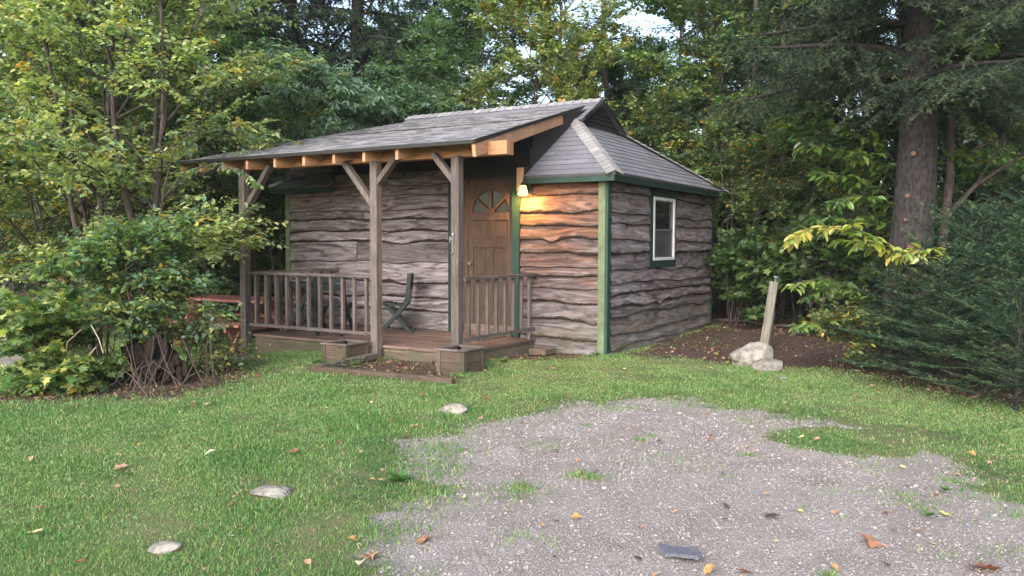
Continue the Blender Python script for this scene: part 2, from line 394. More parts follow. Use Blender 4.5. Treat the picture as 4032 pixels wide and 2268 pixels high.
MAPLE_F = [(0, 2, 1), (0, 4, 3, 2), (0, 5, 4), (0, 6, 5), (0, 8, 7, 6), (0, 9, 8)]

def pal_pick(rng, pal, n):
    w = np.array([p[1] for p in pal], float); w /= w.sum()
    return np.array([p[0] for p in pal])[rng.choice(len(pal), n, p=w)]

def leaves_on(rng, T0, TD, TL, lpt, ls, pal, lw=.55, droop=.25, tmpl=(LEAF_V, LEAF_F), side=.8, nrand=.45):
    n = len(T0); K = lpt
    j = np.tile(np.arange(K), n); T = np.repeat(np.arange(n), K)
    s_ = (j + rng.uniform(.2, .9, n * K)) / K
    TD = norm(TD); pos = T0[T] + TD[T] * (TL[T] * s_)[:, None] + np.array([0, 0, -1]) * (TL[T] * s_ ** 2 * .18)[:, None]
    up = np.array([0, 0, 1.0]); sdv = norm(np.cross(TD, up + rng.normal(0, .25, TD.shape)))
    alt = np.where(j % 2 == 0, 1, -1)
    D = TD[T] * .6 + sdv[T] * (alt * side)[:, None] + rng.normal(0, .28, (n * K, 3)); D[:, 2] -= droop
    N = up + rng.normal(0, nrand, (n * K, 3))
    L = ls * rng.uniform(.65, 1.2, n * K)
    v, lo, le = stamp(tmpl[0], tmpl[1], pos, D, N, L, L * lw)
    base = pal_pick(rng, pal, n)[T]; base = np.where(rng.random((n * K, 1)) < .25, pal_pick(rng, pal, n * K), base)
    c = base * rng.uniform(.7, 1.3, (n * K, 1)) * rng.uniform(.93, 1.07, (n * K, 3))
    return v, lo, le, np.repeat(c, len(tmpl[0]), 0)

def merge(parts):
    vs, ls_, ns, cs = [], [], [], []; o = 0
    for v, lo, le, c in parts:
        vs.append(v); ls_.append(lo + o); ns.append(le); cs.append(c); o += len(v)
    return np.concatenate(vs), np.concatenate(ls_), np.concatenate(ns), np.concatenate(cs)

def rotz(v, a):
    c_, s_ = math.cos(a), math.sin(a); return Vector((v.x * c_ - v.y * s_, v.x * s_ + v.y * c_, v.z))

def broadleaf(name, label, cat, loc, seed, H, base, Rr, nm, ns, nt, tl, lpt, ls, pal, stems=1, spread=.25, asc=.75, r0=.06,
              droop=.25, lw=.55, mat='leaf', lean=(0, 0), prof=.6, tmpl=(LEAF_V, LEAF_F), aze=None, group=None, bark='bark', side=.8):
    rnd = random.Random(seed); rng = np.random.RandomState(seed)
    root = empty(name, loc); tag(root, label, cat, group)
    wood_ = MB(); T0, TD, TL = [], [], []
    for s_i in range(stems):
        a0 = TAU * s_i / stems + rnd.uniform(-.4, .4); ln = spread * rnd.uniform(.6, 1.3) if stems > 1 else 0
        Hs = H * (rnd.uniform(.75, 1.0) if stems > 1 else 1)
        path = []; x = y = 0
        for i in range(8):
            t_ = i / 7
            x = math.cos(a0) * ln * Hs * t_ ** 1.2 + lean[0] * t_ ** 1.5 + rnd.uniform(-.03, .03) * H * .3 * (t_ > 0)
            y = math.sin(a0) * ln * Hs * t_ ** 1.2 + lean[1] * t_ ** 1.5 + rnd.uniform(-.03, .03) * H * .3 * (t_ > 0)
            path.append(Vector((x + math.cos(a0) * .05 * (stems > 1), y + math.sin(a0) * .05 * (stems > 1), t_ * Hs - .05 * (i == 0))))
        rr = r0 * rnd.uniform(.8, 1.1)
        wood_.tube(path, [rr * (1 - .85 * i / 7) for i in range(8)], 7)
        m = max(3, nm // stems)
        for k in range(m):
            t_ = base + (1 - base) * ((k + rnd.random()) / m) ** .9
            f = t_ * 7; i = min(int(f), 6); p0 = path[i].lerp(path[i + 1], f - i)
            xx = (t_ - base) / (1 - base)
            L = Rr * max(.18, math.sin(math.pi * min(1, .18 + .80 * xx)) ** prof) * rnd.uniform(.7, 1.15)
            az = (k * 2.399 + rnd.uniform(-.5, .5)) if aze is None else rnd.uniform(*aze)
            el = asc * rnd.uniform(.5, 1.2) + .4 * xx
            d = Vector((math.cos(az) * math.cos(el), math.sin(az) * math.cos(el), math.sin(el)))
            pts = [p0 + d * (L * q_) + Vector((0, 0, -.22 * L * q_ * q_)) + Vector((rnd.uniform(-1, 1), rnd.uniform(-1, 1), rnd.uniform(-1, 1))) * (.03 * L) * (q_ > 0) for q_ in (0, .3, .6, .85, 1)]
            wood_.tube(pts, [max(.004, rr * .42 * (1 - .9 * q_) * (1 - .5 * xx)) for q_ in (0, .3, .6, .85, 1)], 5)
            for j in range(ns):
                q_ = .22 + .78 * (j + rnd.random()) / ns; f = q_ * 4; i = min(int(f), 3)
                p = pts[i].lerp(pts[i + 1], f - i); tang = (pts[i + 1] - pts[i]).normalized()
                sd = rotz(tang, rnd.choice((-1, 1)) * rnd.uniform(.45, 1.2)); sd.z += rnd.uniform(-.25, .35); sd.normalize()
                Ls = L * .42 * (1.15 - q_) + tl * .8
                e = p + sd * Ls; e.z -= .1 * Ls
                wood_.tube([p, p.lerp(e, .5) + Vector((0, 0, .03 * Ls)), e], [max(.003, rr * .12), .003, .0018], 3, cap=False)
                for z in range(nt):
                    w = .1 + .9 * (z + rnd.random()) / nt; b0 = p.lerp(e, w)
                    dd = rotz(sd, rnd.choice((-1, 1)) * rnd.uniform(.1, 1.0)); dd.z += rnd.uniform(-.3, .3)
                    T0.append(b0); TD.append(dd.normalized()); TL.append(tl * rnd.uniform(.6, 1.25))
    T0 = np.array(T0); TD = np.array(TD); TL = np.array(TL)
    v, lo, le, c = leaves_on(rng, T0, TD, TL, lpt, ls, pal, lw, droop, tmpl, side)
    mesh_np('crown', v, lo, le, M[mat], root, c)
    sv = stamp(STICK_V, STICK_F, T0, TD - np.array([0, 0, .1]), np.tile([0, 0, 1.0], (len(T0), 1)), TL, .006)
    V0 = np.array(wood_.V); lo0 = np.array([i for f in wood_.F for i in f]); le0 = np.array([len(f) for f in wood_.F])
    v, lo, le, c = merge([(V0, lo0, le0, np.ones((len(V0), 3))), (*sv, np.ones((len(sv[0]), 3)))])
    mesh_np('trunk', v, lo, le, M[bark], root, c, None, True)
    return root

def conifer(name, label, cat, loc, seed, H, base, Rr, nb, pal, r0=.12, droop=.35, lat=.2, twg=.11, twl=.2, nl=.05, nw=.010, npt=12,
            hang=.3, asc=.1, bmin=.25, aze=None, group=None, bark='bark_fir', fwd=.75):
    rnd = random.Random(seed); rng = np.random.RandomState(seed)
    root = empty(name, loc); tag(root, label, cat, group)
    wood_ = MB(); T0, TD, TL = [], [], []
    m = 14; path = [Vector((rnd.uniform(-.02, .02) * H * .3, rnd.uniform(-.02, .02) * H * .3, H * i / m - .05 * (i == 0))) for i in range(m + 1)]
    wood_.tube(path, [r0 * (1 - .93 * (i / m) ** .9) * (1.12 if i == 0 else 1) for i in range(m + 1)], 12)
    for k in range(nb):
        xx = (k + rnd.random()) / nb; t_ = base + (1 - base) * xx
        f = t_ * m; i = min(int(f), m - 1); p0 = path[i].lerp(path[i + 1], f - i)
        L = Rr * ((1 - xx) ** .75 * (1 - bmin) + bmin * (1 - xx ** 3)) * rnd.uniform(.72, 1.12) + .08
        az = k * 2.399 + rnd.uniform(-.4, .4) if aze is None else rnd.uniform(*aze)
        d = Vector((math.cos(az), math.sin(az), 0)); a_ = asc + .5 * xx
        Q = [0, .2, .4, .6, .8, 1]
        pts = [p0 + d * (L * q_) + Vector((0, 0, L * (a_ * q_ - droop * q_ * q_ + .12 * q_ ** 4))) + d.cross(Vector((0, 0, 1))) * (math.sin(q_ * 3 + k) * .05 * L) for q_ in Q]
        wood_.tube(pts, [max(.003, r0 * .22 * (L / Rr) * (1 - .92 * q_)) for q_ in Q], 5, cap=False)
        nL = max(3, int(L / lat) * 2)
        for j in range(nL + 1):
            q_ = .12 + .86 * j / nL; f = q_ * 5; i = min(int(f), 4); p = pts[i].lerp(pts[i + 1], min(1, f - i)); tang = (pts[i + 1] - pts[i]).normalized()
            if j == nL: sd = tang; Ll = .3 * L * .4 + .1
            else:
                sd = rotz(tang, (1 if j % 2 else -1) * rnd.uniform(.75, 1.15)); Ll = (.42 * L * (1.08 - q_) + .10) * rnd.uniform(.7, 1.2)
            sd.z += -hang * rnd.uniform(.3, 1.4); sd.normalize()
            T0.append(p); TD.append(sd); TL.append(Ll)
            nn = max(1, int(Ll / twg))
            for z in range(nn):
                w = (z + .6) / nn; b0 = p + sd * (Ll * w)
                dd = rotz(sd, (1 if z % 2 else -1) * rnd.uniform(.5, 1.0)); dd.z += -hang * rnd.uniform(.2, 1.6) + rnd.uniform(-.1, .1)
                T0.append(b0); TD.append(dd.normalized()); TL.append(twl * (1.1 - .5 * w) * rnd.uniform(.6, 1.2))
    T0 = np.array(T0); TD = norm(np.array(TD)); TL = np.array(TL)
    cnt = np.maximum(4, (TL / twl * npt)).astype(int); T = np.repeat(np.arange(len(T0)), cnt); n = len(T)
    s_ = rng.random(n); pos = T0[T] + TD[T] * (TL[T] * s_)[:, None]
    rad = rng.normal(0, 1, (n, 3)); rad[:, 2] = np.abs(rad[:, 2]) * .6
    D = TD[T] * fwd + norm(rad) * .8
    L = nl * rng.uniform(.7, 1.2, n)
    v, lo, le = stamp(NEED_V, NEED_F, pos, D, rng.normal(0, 1, (n, 3)), L, nw)
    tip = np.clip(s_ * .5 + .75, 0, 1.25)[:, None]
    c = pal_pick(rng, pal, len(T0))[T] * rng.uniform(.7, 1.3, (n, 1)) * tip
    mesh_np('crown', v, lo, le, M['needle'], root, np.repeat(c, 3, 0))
    sv = stamp(STICK_V, STICK_F, T0, TD, np.tile([0, 0, 1.0], (len(T0), 1)), TL, .006)
    V0 = np.array(wood_.V); lo0 = np.array([i for f in wood_.F for i in f]); le0 = np.array([len(f) for f in wood_.F])
    v, lo, le, c = merge([(V0, lo0, le0, np.ones((len(V0), 3))), (*sv, np.ones((len(sv[0]), 3)))])
    mesh_np('trunk', v, lo, le, M[bark], root, c, None, True)
    return root

# ------------------------------------------------------------------ the cabin: front wall on y = 0, corner at the origin, side wall on x = 0
LW, DW, HT = 5.50, 4.09, 2.30
cabin = empty('cabin', (-2.75, 2.04, 0)); tag(cabin, 'small cabin with wavy live-edge board siding, green trim and a covered front porch', 'cabin')
cabin_inv = Matrix.Translation((2.75, -2.04, 0))
def cpart(mb, name, mat, parent=None, **k):
    """builds a mesh given in plan coordinates as a part of the cabin (or of one of its parts)"""
    o = mb.build(name, mat, None, **k)
    if parent is None: o.parent = cabin; o.matrix_parent_inverse = Matrix.Translation((2.75, -2.04, 0))
    else: o.parent = parent
    return o
random.seed(11)
# siding boards -------------------------------------------------
def siding(name, P0, ud, nd, u0, u1, zlo, zhi, seed, expo, warmf, pb=.5, amp=1.0, dips=(), tf=1.0):
    skip = None
    rg = np.random.RandomState(seed); P0 = Vector(P0); ud = Vector(ud); nd = Vector(nd)
    zs = [-.06]
    while zs[-1] < 3.0: zs.append(zs[-1] + expo * rg.uniform(.62, 1.42))
    prm = [dict(a=amp * rg.uniform(.002, .016, 4), f=np.array([1.1, 2.3, 5.1, 11]) * rg.uniform(.7, 1.3, 4), p=rg.uniform(0, 7, 4), dip=[(rg.uniform(-.5, 6), rg.uniform(.10, .25), amp * rg.uniform(-.05, .025)) for _ in range(2)],
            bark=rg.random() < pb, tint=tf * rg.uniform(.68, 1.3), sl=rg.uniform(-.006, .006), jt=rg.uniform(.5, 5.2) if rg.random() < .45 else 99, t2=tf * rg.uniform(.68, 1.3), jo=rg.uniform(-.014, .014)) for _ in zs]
    def edge(k, u):
        p = prm[k]; r = zs[k] + p['sl'] * (u - 2.5)
        if u > p['jt']: r += p['jo']
        for a, f, ph in zip(p['a'], p['f'], p['p']): r += a * math.sin(f * u + ph) * (1 if f < 8 else .35)
        for c_, w_, d_ in p['dip']: r += d_ * math.exp(-((u - c_) / w_) ** 2)
        for kk, c_, w_, d_ in dips:
            if kk == k: r += d_ * math.exp(-((u - c_) / w_) ** 2)
        return r
    du = .022; n = max(2, int((u1 - u0) / du)); mb = MB()
    for k in range(len(zs) - 1):
        if zs[k] > zhi + .2 or zs[k + 1] < zlo - .2: continue
        rows = []; cols = []; p = prm[k]
        jag = rg.normal(0, 1, n + 1) * (.0028 if p['bark'] else .0008)
        for i in range(n + 1):
            u = u0 + (u1 - u0) * i / n; b = edge(k, u) + jag[i]; t_ = edge(k + 1, u) + .03
            if skip and skip[0] < u < skip[1]: zr = skip[2:]
            lo_, hi_ = max(b, zlo), min(t_, zhi)
            if hi_ < lo_: hi_ = lo_ = min(max(b, zlo), zhi)
            H_ = t_ - b; r = []; c = []
            bw = (.020 + .014 * math.sin(u * 5 + k) + .008 * math.sin(u * 23 + k)) if p['bark'] else .011
            for j, (zz_, out, bk) in enumerate(((b, 0.0, .9), (b, .034, .8), (b + max(.004, bw * .5), .046, .85 if p['bark'] else .72), (b + max(.012, bw), .046,   .62 if p['bark'] else .15), (b + .06, .041, 0), (b + H_ * .55, .026, 0), (t_, .008, 0))):
                zc = min(max(zz_, lo_), hi_)
                if j > 0: o_ = out if zc == zz_ else .046 - .038 * min(1, max(0, (zc - b) / H_))
                else: o_ = 0.0
                q_ = P0 + ud * u + nd * o_; r.append((q_.x, q_.y, zc)); c.append((.25 if abs(u - p['jt']) < .011 else (p['tint'] if u < p['jt'] else p['t2']), bk, warmf(u, (zc - b) / H_, zc)))
            rows.append(r); cols.append(c)
        vs = [q_ for r in rows for q_ in r]; cs = [q_ for r in cols for q_ in r]; m = 7; fs = []
        fl = ud.cross(nd).z > 0
        for i in range(n):
            for j in range(m - 1):
                f = (i * m + j, (i + 1) * m + j, (i + 1) * m + j + 1, i * m + j + 1); fs.append(f if not fl else f[::-1])
        mb.add(vs, fs, cs)
    return mb
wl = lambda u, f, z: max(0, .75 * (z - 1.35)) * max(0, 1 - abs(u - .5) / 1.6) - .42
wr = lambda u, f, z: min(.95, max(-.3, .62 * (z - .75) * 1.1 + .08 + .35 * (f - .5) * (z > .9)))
ws = lambda u, f, z: -.16 + .10 * (z > 1.6)
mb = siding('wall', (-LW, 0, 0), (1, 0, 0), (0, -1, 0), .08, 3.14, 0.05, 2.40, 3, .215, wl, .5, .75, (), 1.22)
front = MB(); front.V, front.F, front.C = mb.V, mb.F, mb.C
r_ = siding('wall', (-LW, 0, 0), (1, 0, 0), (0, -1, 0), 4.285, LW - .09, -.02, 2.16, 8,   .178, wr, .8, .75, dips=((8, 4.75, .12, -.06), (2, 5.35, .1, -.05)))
front.add(r_.V, r_.F, r_.C)
front.box((-LW + .02, .003, -.02), (-2.06, .10, 2.6), (.8, 0, 0)); front.box((-1.335, .003, .02), (-.02, .10, 2.22), (.8, 0, 0)); front.box((-2.06, .003, 2.26), (-1.335, .10, 2.6), (.8, 0, 0))
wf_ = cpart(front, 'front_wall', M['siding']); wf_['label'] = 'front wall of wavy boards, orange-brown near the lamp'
side = siding('wall', (0, 0, 0), (0, 1, 0), (1, 0, 0), .07, 1.33, -.01, 2.2, 21, .195, ws, .3, .85)
for a, b, z0, z1 in ((2.335, DW - .06, .02, 2.2), (1.33, 2.335, 0, 1.062)):
    q_ = siding('wall', (0, 0, 0), (0, 1, 0), (1, 0, 0), a, b, z0, z1, 21, .195, ws, .3, .85, dips=((4, 1.75, .12, -.06),)); side.add(q_.V, q_.F, q_.C)
side.box((-.10, .02, .05), (-.003, DW, 2.2), (.8, 0, 0))
cpart(side, 'side_wall', M['siding'])
bk = MB().box((-LW + .02, DW - .1, .02), (-.02, DW - .003, 2.25)).box((-LW + .003, .1, .02), (-LW + .1, DW - .1, 2.25))
cpart(bk, 'back_wall', M['siding'])
cpart(MB().box((-LW + .12, .12, .04), (-.12, DW - .12, .09)), 'cabin_floor', M['inner'])
cpart(MB().box((-5.3, .25, -.2), (-.25, 3.9, .03)), 'foundation', M['inner'])
# corner posts
for a, b, m in (((-.088, -.048, -.03), (.002, .04, 2.17), 0), ((-LW - .01, -.045, .0), (-LW + .085, .045, 2.17), 0), ((-.05, DW - .06, .0), (.045, DW + .03, 2.2), 1)):
    cp = MB()
    if m == 0:
        cp.box(a, (b[0], a[1] + .02, b[2])); cpart(cp, 'corner_board', M['green_light'])
        if a[0] > -1: cpart(MB().box((.003, -.047, -.03), (.042, .045, 2.17)), 'corner_board', M['green2'])  # same post, side face in a darker green: its shade put into the colour
    else: cpart(cp.box(a, b), 'corner_board', M['green'])
# fascia boards (front right, front left, side) and soffits
ZB, ZT = 2.152, 2.245; O_ = .18
cpart(MB().box((-1.06, -O_, ZB), (O_ - .001, -O_ + .022, ZT)).box((-1.06, -O_ + .022, ZB), (-1.04, -.002, ZT)), 'fascia', M['green2'])
cpart(MB().box((-LW - O_, -O_, ZB - .005), (-4.476, -O_ + .022, ZT)).box((-4.496, -O_ + .022, ZB - .005), (-4.476, -.002, ZT)), 'fascia', M['green2'])
cpart(MB().box((O_ - .022, -O_ + .023, ZB - .003), (O_, DW + O_, ZT)), 'fascia', M['green'])
cpart(MB().box((-LW - O_, -O_ + .023, ZB), (-LW - O_ + .022, DW + O_, ZT)).box((-LW - O_, DW + O_ - .022, ZB), (O_, DW + O_, ZT)), 'fascia', M['green'])
for a, b in (((.004, -O_ + .024, ZB + .015), (O_ - .024, DW + .1, ZB + .03)), ((-1.035, -O_ + .024, ZB + .015), (.002, -.04, ZB + .03)), ((-LW - O_ + .03, -O_ + .024, ZB + .015), (-4.5, -.04, ZB + .03))): cpart(MB().box(a, b), 'soffit', M['green'])
# end board of the eave, bare pine, beside the lamp
cpart(MB().box((-1.175, -.20, 2.06), (-1.085, -.17, 2.36)), 'end_board', M['fresh_y'])

# shingled planes: built course by course, each course a lifted slab
def shingled(name, A, B, Cc, D, mat, course=.14, th=.007, parent=None):
    """A-B lower edge, D-C upper edge (A,D on the left)"""
    A, B, Cc, D = map(Vector, (A, B, Cc, D)); nrm = (B - A).cross(D - A).normalized()
    if nrm.z < 0: nrm = -nrm
    ud = (B - A).normalized(); vd = nrm.cross(ud).normalized()
    Hh = ((D - A).dot(vd) + (Cc - A).dot(vd)) / 2; n = max(1, int(round(Hh / course))); V_, F_, U_ = [], [], []
    for k in range(n):
        a0, a1 = k / n, (k + 1) / n
        l0, r0_, l1, r1_ = A.lerp(D, a0), B.lerp(Cc, a0), A.lerp(D, a1), B.lerp(Cc, a1)
        m = max(2, int((r0_ - l0).length / .3)); base = len(V_)
        for i in range(m + 1):
            w_ = i / m; jl = random.uniform(-.0025, .0025)
            lo_ = l0.lerp(r0_, w_) ; hi_ = l1.lerp(r1_, w_)
            for q_, uvv in ((lo_ - nrm * .003, (0, 0)), (lo_ + nrm * (th + abs(jl)) - vd * jl * 2, (0, 0)), (hi_ + nrm * .001, (0, 1))):
                V_.append(tuple(q_)); U_.append(((q_ - A).dot(ud), (k + (.02 if uvv[1] == 0 else .98)) * course))
        for i in range(m):
            a = base + i * 3; F_ += [(a, a + 3, a + 4, a + 1), (a + 1, a + 4, a + 5, a + 2)]
    # sheathing below, sealed rim
    q0 = len(V_); c4 = [A, B, Cc, D]
    for p in c4: V_.append(tuple(p - nrm * .003)); U_.append((0, 0))
    for p in c4: V_.append(tuple(p - nrm * .03)); U_.append((0, 0))
    F_ += [(q0 + 4, q0 + 7, q0 + 6, q0 + 5), (q0, q0 + 4, q0 + 5, q0 + 1), (q0 + 1, q0 + 5, q0 + 6, q0 + 2), (q0 + 3, q0 + 7, q0 + 4, q0)]
    loops = [i for f in F_ for i in f]
    o = mesh_np(name, V_, loops, [len(f) for f in F_], mat, None, np.ones((len(V_), 3)), [U_[i] for i in loops])
    o.parent = cabin; o.matrix_parent_inverse = Matrix.Translation((2.75, -2.04, 0))
    return o
ZE = 2.256
xr0, xr1, YR, ZR = -4.55, -1.13, 2.04, 3.55
xg, yg, zg = -1.105, 1.254, 3.133
sl_f = (ZR - ZE) / (YR + O_)
def zf(y): return ZE + sl_f * (y + O_)
def zh(d): return ZE + (zg - ZE) / (O_ - xg) * d          # side slopes: d metres in from the side eave
xl = -LW - O_; xgl = -4.395                            # left gable line
# front slope: right piece, left piece, middle piece (under the porch roof)
shingled('roof', (-1.06, -O_ - .02, ZE - .01), (O_ + .02, -O_ - .02, ZE - .01), (xg, yg, zg), (xg - .001, yg, zg), M['shingle'])
shingled('roof', (xl - .02, -O_ - .02, ZE - .01), (-4.47, -O_ - .02, ZE - .01), (xgl + .001, yg, zg), (xgl, yg, zg), M['shingle'])
shingled('roof', (-4.47, .02, zf(.02) - .005), (-1.06, .02, zf(.02) - .005), (xg, yg, zg), (xgl, yg, zg), M['shingle'])
shingled('roof', (xgl - .15, yg - .02, zg + .01), (xg + .14, yg - .02, zg + .01), (xr1 + .10, YR, ZR), (xr0 - .1, YR, ZR), M['shingle'])
# side hips and the back slope
shingled('roof', (O_ + .025, -O_ - .02, ZE - .01), (O_ + .025, DW + O_ + .02, ZE - .01), (xg - .06, 4.08 - yg, zg + .02), (xg - .06, yg, zg + .02), M['shingle'])
shingled('roof', (xl - .02, DW + O_ + .02, ZE - .01), (xl - .02, -O_ - .02, ZE - .01), (xgl + .06, yg, zg + .02), (xgl + .06, 4.08 - yg, zg + .02), M['shingle'])
shingled('roof', (O_ + .02, DW + O_ + .02, ZE - .01), (xl, DW + O_ + .02, ZE - .01), (xgl, 4.08 - yg, zg), (xg, 4.08 - yg, zg), M['shingle'])
shingled('roof', (xg + .14, 4.08 - yg + .02, zg), (xgl - .15, 4.08 - yg + .02, zg), (xr0 - .1, YR, ZR), (xr1 + .10, YR, ZR), M['shingle'])
# gable triangles with planks
for x_, s_ in ((xg + .02, 1), (xgl - .02, -1)):
    g_m = MB(); n = 6
    for i in range(n):
        a0, a1 = i / n, (i + 1) / n; z0_, z1_ = zg - .02 + (ZR - zg - .02) * a0, zg - .02 + (ZR - zg - .02) * a1
        y0_, y1_ = yg + (YR - yg) * a0, yg + (YR - yg) * a1
        vs = [(x_ + s_ * .012, y0_, z0_), (x_ + s_ * .012, 4.08 - y0_, z0_), (x_, 4.08 - y1_, z1_), (x_, y1_, z1_)]
        g_m.add(vs, [(0, 1, 2, 3)] if s_ > 0 else [(3, 2, 1, 0)], (random.uniform(.8, 1.2),) * 3)
    cpart(g_m, 'gable', M['dark_y'])
    tr = MB().bar((x_ + s_ * .10, yg - .03, zg - .02), (x_ + s_ * .10, YR - .02, ZR - .06), .02, .045, (0, 0, 1)).bar((x_ + s_ * .10, 4.08 - yg + .03, zg - .02), (x_ + s_ * .10, YR + .02, ZR - .06), .02, .045, (0, 0, 1))
    cpart(tr, 'gable_trim', M['iron'])
# pale cap shingles along ridge and hips
def caps(p, q, n, wd=.13, up_=(0, 0, 1), slope=.5):
    p, q = Vector(p), Vector(q); d = (q - p).normalized(); sd_ = d.cross(Vector(up_)).normalized(); un = sd_.cross(d).normalized(); mb = MB()
    for i in range(n):
        a, b = p.lerp(q, i / n), p.lerp(q, (i + 1) / n + .3 / n); t_ = random.uniform(.75, 1.15); vs = []
        for e, lift in ((a, .026), (b, .010)):
            vs += [e + sd_ * wd + un * (lift - slope * wd), e + un * (lift + .004), e - sd_ * wd + un * (lift - slope * wd)]
        vs += [v - un * .016 for v in vs[:3]]
        mb.add(vs, [(0, 1, 4, 3), (1, 2, 5, 4), (6, 7, 1, 0), (7, 8, 2, 1)], (t_, t_, t_))
    return mb
t = NT('cap_shingle'); C, a, b, c = t.attr()
cc_ = t.mix(1, C, t.ramp(t.noise(t.coord(), 160, 2, .7), [(.3, (.13, .125, .13)), (.7, (.40, .38, .37))]), 'MULTIPLY'); M['cap'] = t.done(t.bsdf(cc_, .85, None, .3))
cpart(caps((xr1 + .09, YR, ZR - .004), (xr0 - .1, YR, ZR + .005), 24, .12, slope=.62), 'ridge_cap', M['cap'])
for a, b in (((O_ + .02, -O_ - .02, ZE + .0), (xg + .02, yg + .01, zg + .02)), ((O_ + .02, DW + O_ + .02, ZE), (xg, 4.08 - yg, zg + .02)), ((xl - .02, -O_ - .02, ZE), (xgl, yg, zg + .02)), ((xl - .02, DW + O_, ZE), (xgl, 4.08 - yg, zg + .02))):
    cpart(caps(a, b, 17, .11, slope=.42), 'hip_cap', M['cap'])

# ---- porch roof: one shed slope that climbs to just below the ridge
ye, zeE, sp = -2.00, 2.487, .248
def zp(y): return zeE + sp * (y - ye)
PR = [(-5.50, ye, zp(ye)), (-.63, ye, zp(ye)), (-1.235, 1.78, zp(1.78)), (-4.66, 1.78, zp(1.78))]
shingled('porch_roof', *PR, M['shingle_new'], .125, .008)
# drip edge and rake boards
cpart(MB().box((-5.51, ye - .012, zp(ye) - .035), (-.62, ye - .004, zp(ye) + .006)), 'drip_edge', M['iron'])
rk = MB(); a, b = Vector(PR[1]), Vector(PR[2])
rk.bar(a + Vector((-.015, .03, -.105)), b + Vector((-.0, 0, -.08)), .04, .135, (0, 0, 1), (1, 1, .3)); cpart(rk, 'rake_board', M['fresh_y'])
rk = MB(); a, b = Vector(PR[0]), Vector(PR[3])
rk.bar(a + Vector((.03, .03, -.105)), b + Vector((.03, 0, -.10)), .04, .14, (0, 0, 1), (.9, .9, .6)); cpart(rk, 'rake_board', M['fresh_y'])
cpart(MB().bar((-.62, ye, zp(ye) - .01), (-1.20, 1.78, zp(1.78) - .01), .02, .035, (0, 0, 1)), 'drip_edge', M['iron'])
# rafters with plumb cut tails
for x_ in (-5.07, -4.63, -4.165, -3.66, -3.155, -2.66, -2.19, -1.70, -1.22):
    y0_, y1_ = ye + .035, 1.2; dz = .125
    if x_ > -1.3 or abs(x_ + 1.70) < .01: y0_ = -1.55 if abs(x_ + 1.22) < .01 else y0_
    rm = MB(); vs = []
    for sx in (-.02, .02): vs += [(x_ + sx, y0_, zp(y0_) - .035 - dz), (x_ + sx, y1_, zp(y1_) - .035 - dz), (x_ + sx, y1_, zp(y1_) - .035), (x_ + sx, y0_, zp(y0_) - .035)]
    t_ = random.uniform(.85, 1.1); rm.add(vs, [(0, 1, 2, 3), (7, 6, 5, 4), (0, 3, 7, 4), (0, 4, 5, 1), (2, 6, 7, 3), (1, 5, 6, 2)], (t_, t_, random.random()))
    cpart(rm, 'rafter', M['fresh_y'])
# beam (doubled pine) on the posts, and the dark ledger on the wall
cpart(MB().box((-5.30, -1.64, 2.365), (-.436, -1.572, 2.515), (1, 1, .2)).box((-5.30, -1.569, 2.363), (-.436, -1.50, 2.513), (.8, .8, .7)), 'beam', M['fresh_x'])
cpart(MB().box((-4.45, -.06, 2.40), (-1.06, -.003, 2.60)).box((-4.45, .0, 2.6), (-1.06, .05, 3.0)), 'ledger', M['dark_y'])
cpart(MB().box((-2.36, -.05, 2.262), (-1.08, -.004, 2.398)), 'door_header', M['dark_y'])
# cheeks closing the sides of the raised wall under the porch roof
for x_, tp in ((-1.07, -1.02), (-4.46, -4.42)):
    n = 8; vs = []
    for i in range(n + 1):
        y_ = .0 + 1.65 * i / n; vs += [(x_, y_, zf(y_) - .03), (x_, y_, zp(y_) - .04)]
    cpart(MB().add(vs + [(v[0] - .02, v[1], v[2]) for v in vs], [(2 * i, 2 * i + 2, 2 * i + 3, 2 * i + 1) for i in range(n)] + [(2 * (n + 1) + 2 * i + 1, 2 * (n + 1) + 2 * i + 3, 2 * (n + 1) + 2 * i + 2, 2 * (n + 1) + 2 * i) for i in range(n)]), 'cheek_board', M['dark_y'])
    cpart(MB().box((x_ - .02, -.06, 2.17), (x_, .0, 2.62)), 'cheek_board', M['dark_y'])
# ---- porch deck
HD = .158; xd0, xd1, PD = -4.43, -.998, 1.643
dk = MB(); n = 11
for i in range(n):
    y0_ = -PD + (PD - .04) * i / n; dk.box((xd0, y0_ + .003, HD - .028), (xd1, y0_ + (PD - .04) / n - .004, HD + random.uniform(-.0015, .0015)))
cpart(dk, 'deck', M['deck_x'])
cpart(MB().box((xd0 - .012, -PD - .018, HD - .026), (xd1 + .012, -PD + .001, HD + .004)).box((xd1 + .001, -PD + .002, HD - .026), (xd1 + .02, -.04, HD + .003)).box((xd0 - .02, -PD + .002, HD - .026), (xd0 - .001, -.04, HD + .003)), 'deck_edge', M['deck_x'])
cpart(MB().box((xd0 + .01, -PD + .004, -.10), (xd1 - .01, -PD + .04, HD - .03)).box((xd1 - .045, -PD + .041, -.06), (xd1 - .008, -.04, HD - .03)).box((xd0 + .01, -PD + .041, -.13), (xd0 + .04, -.04, HD - .03)), 'deck_rim', M['rim_x'])
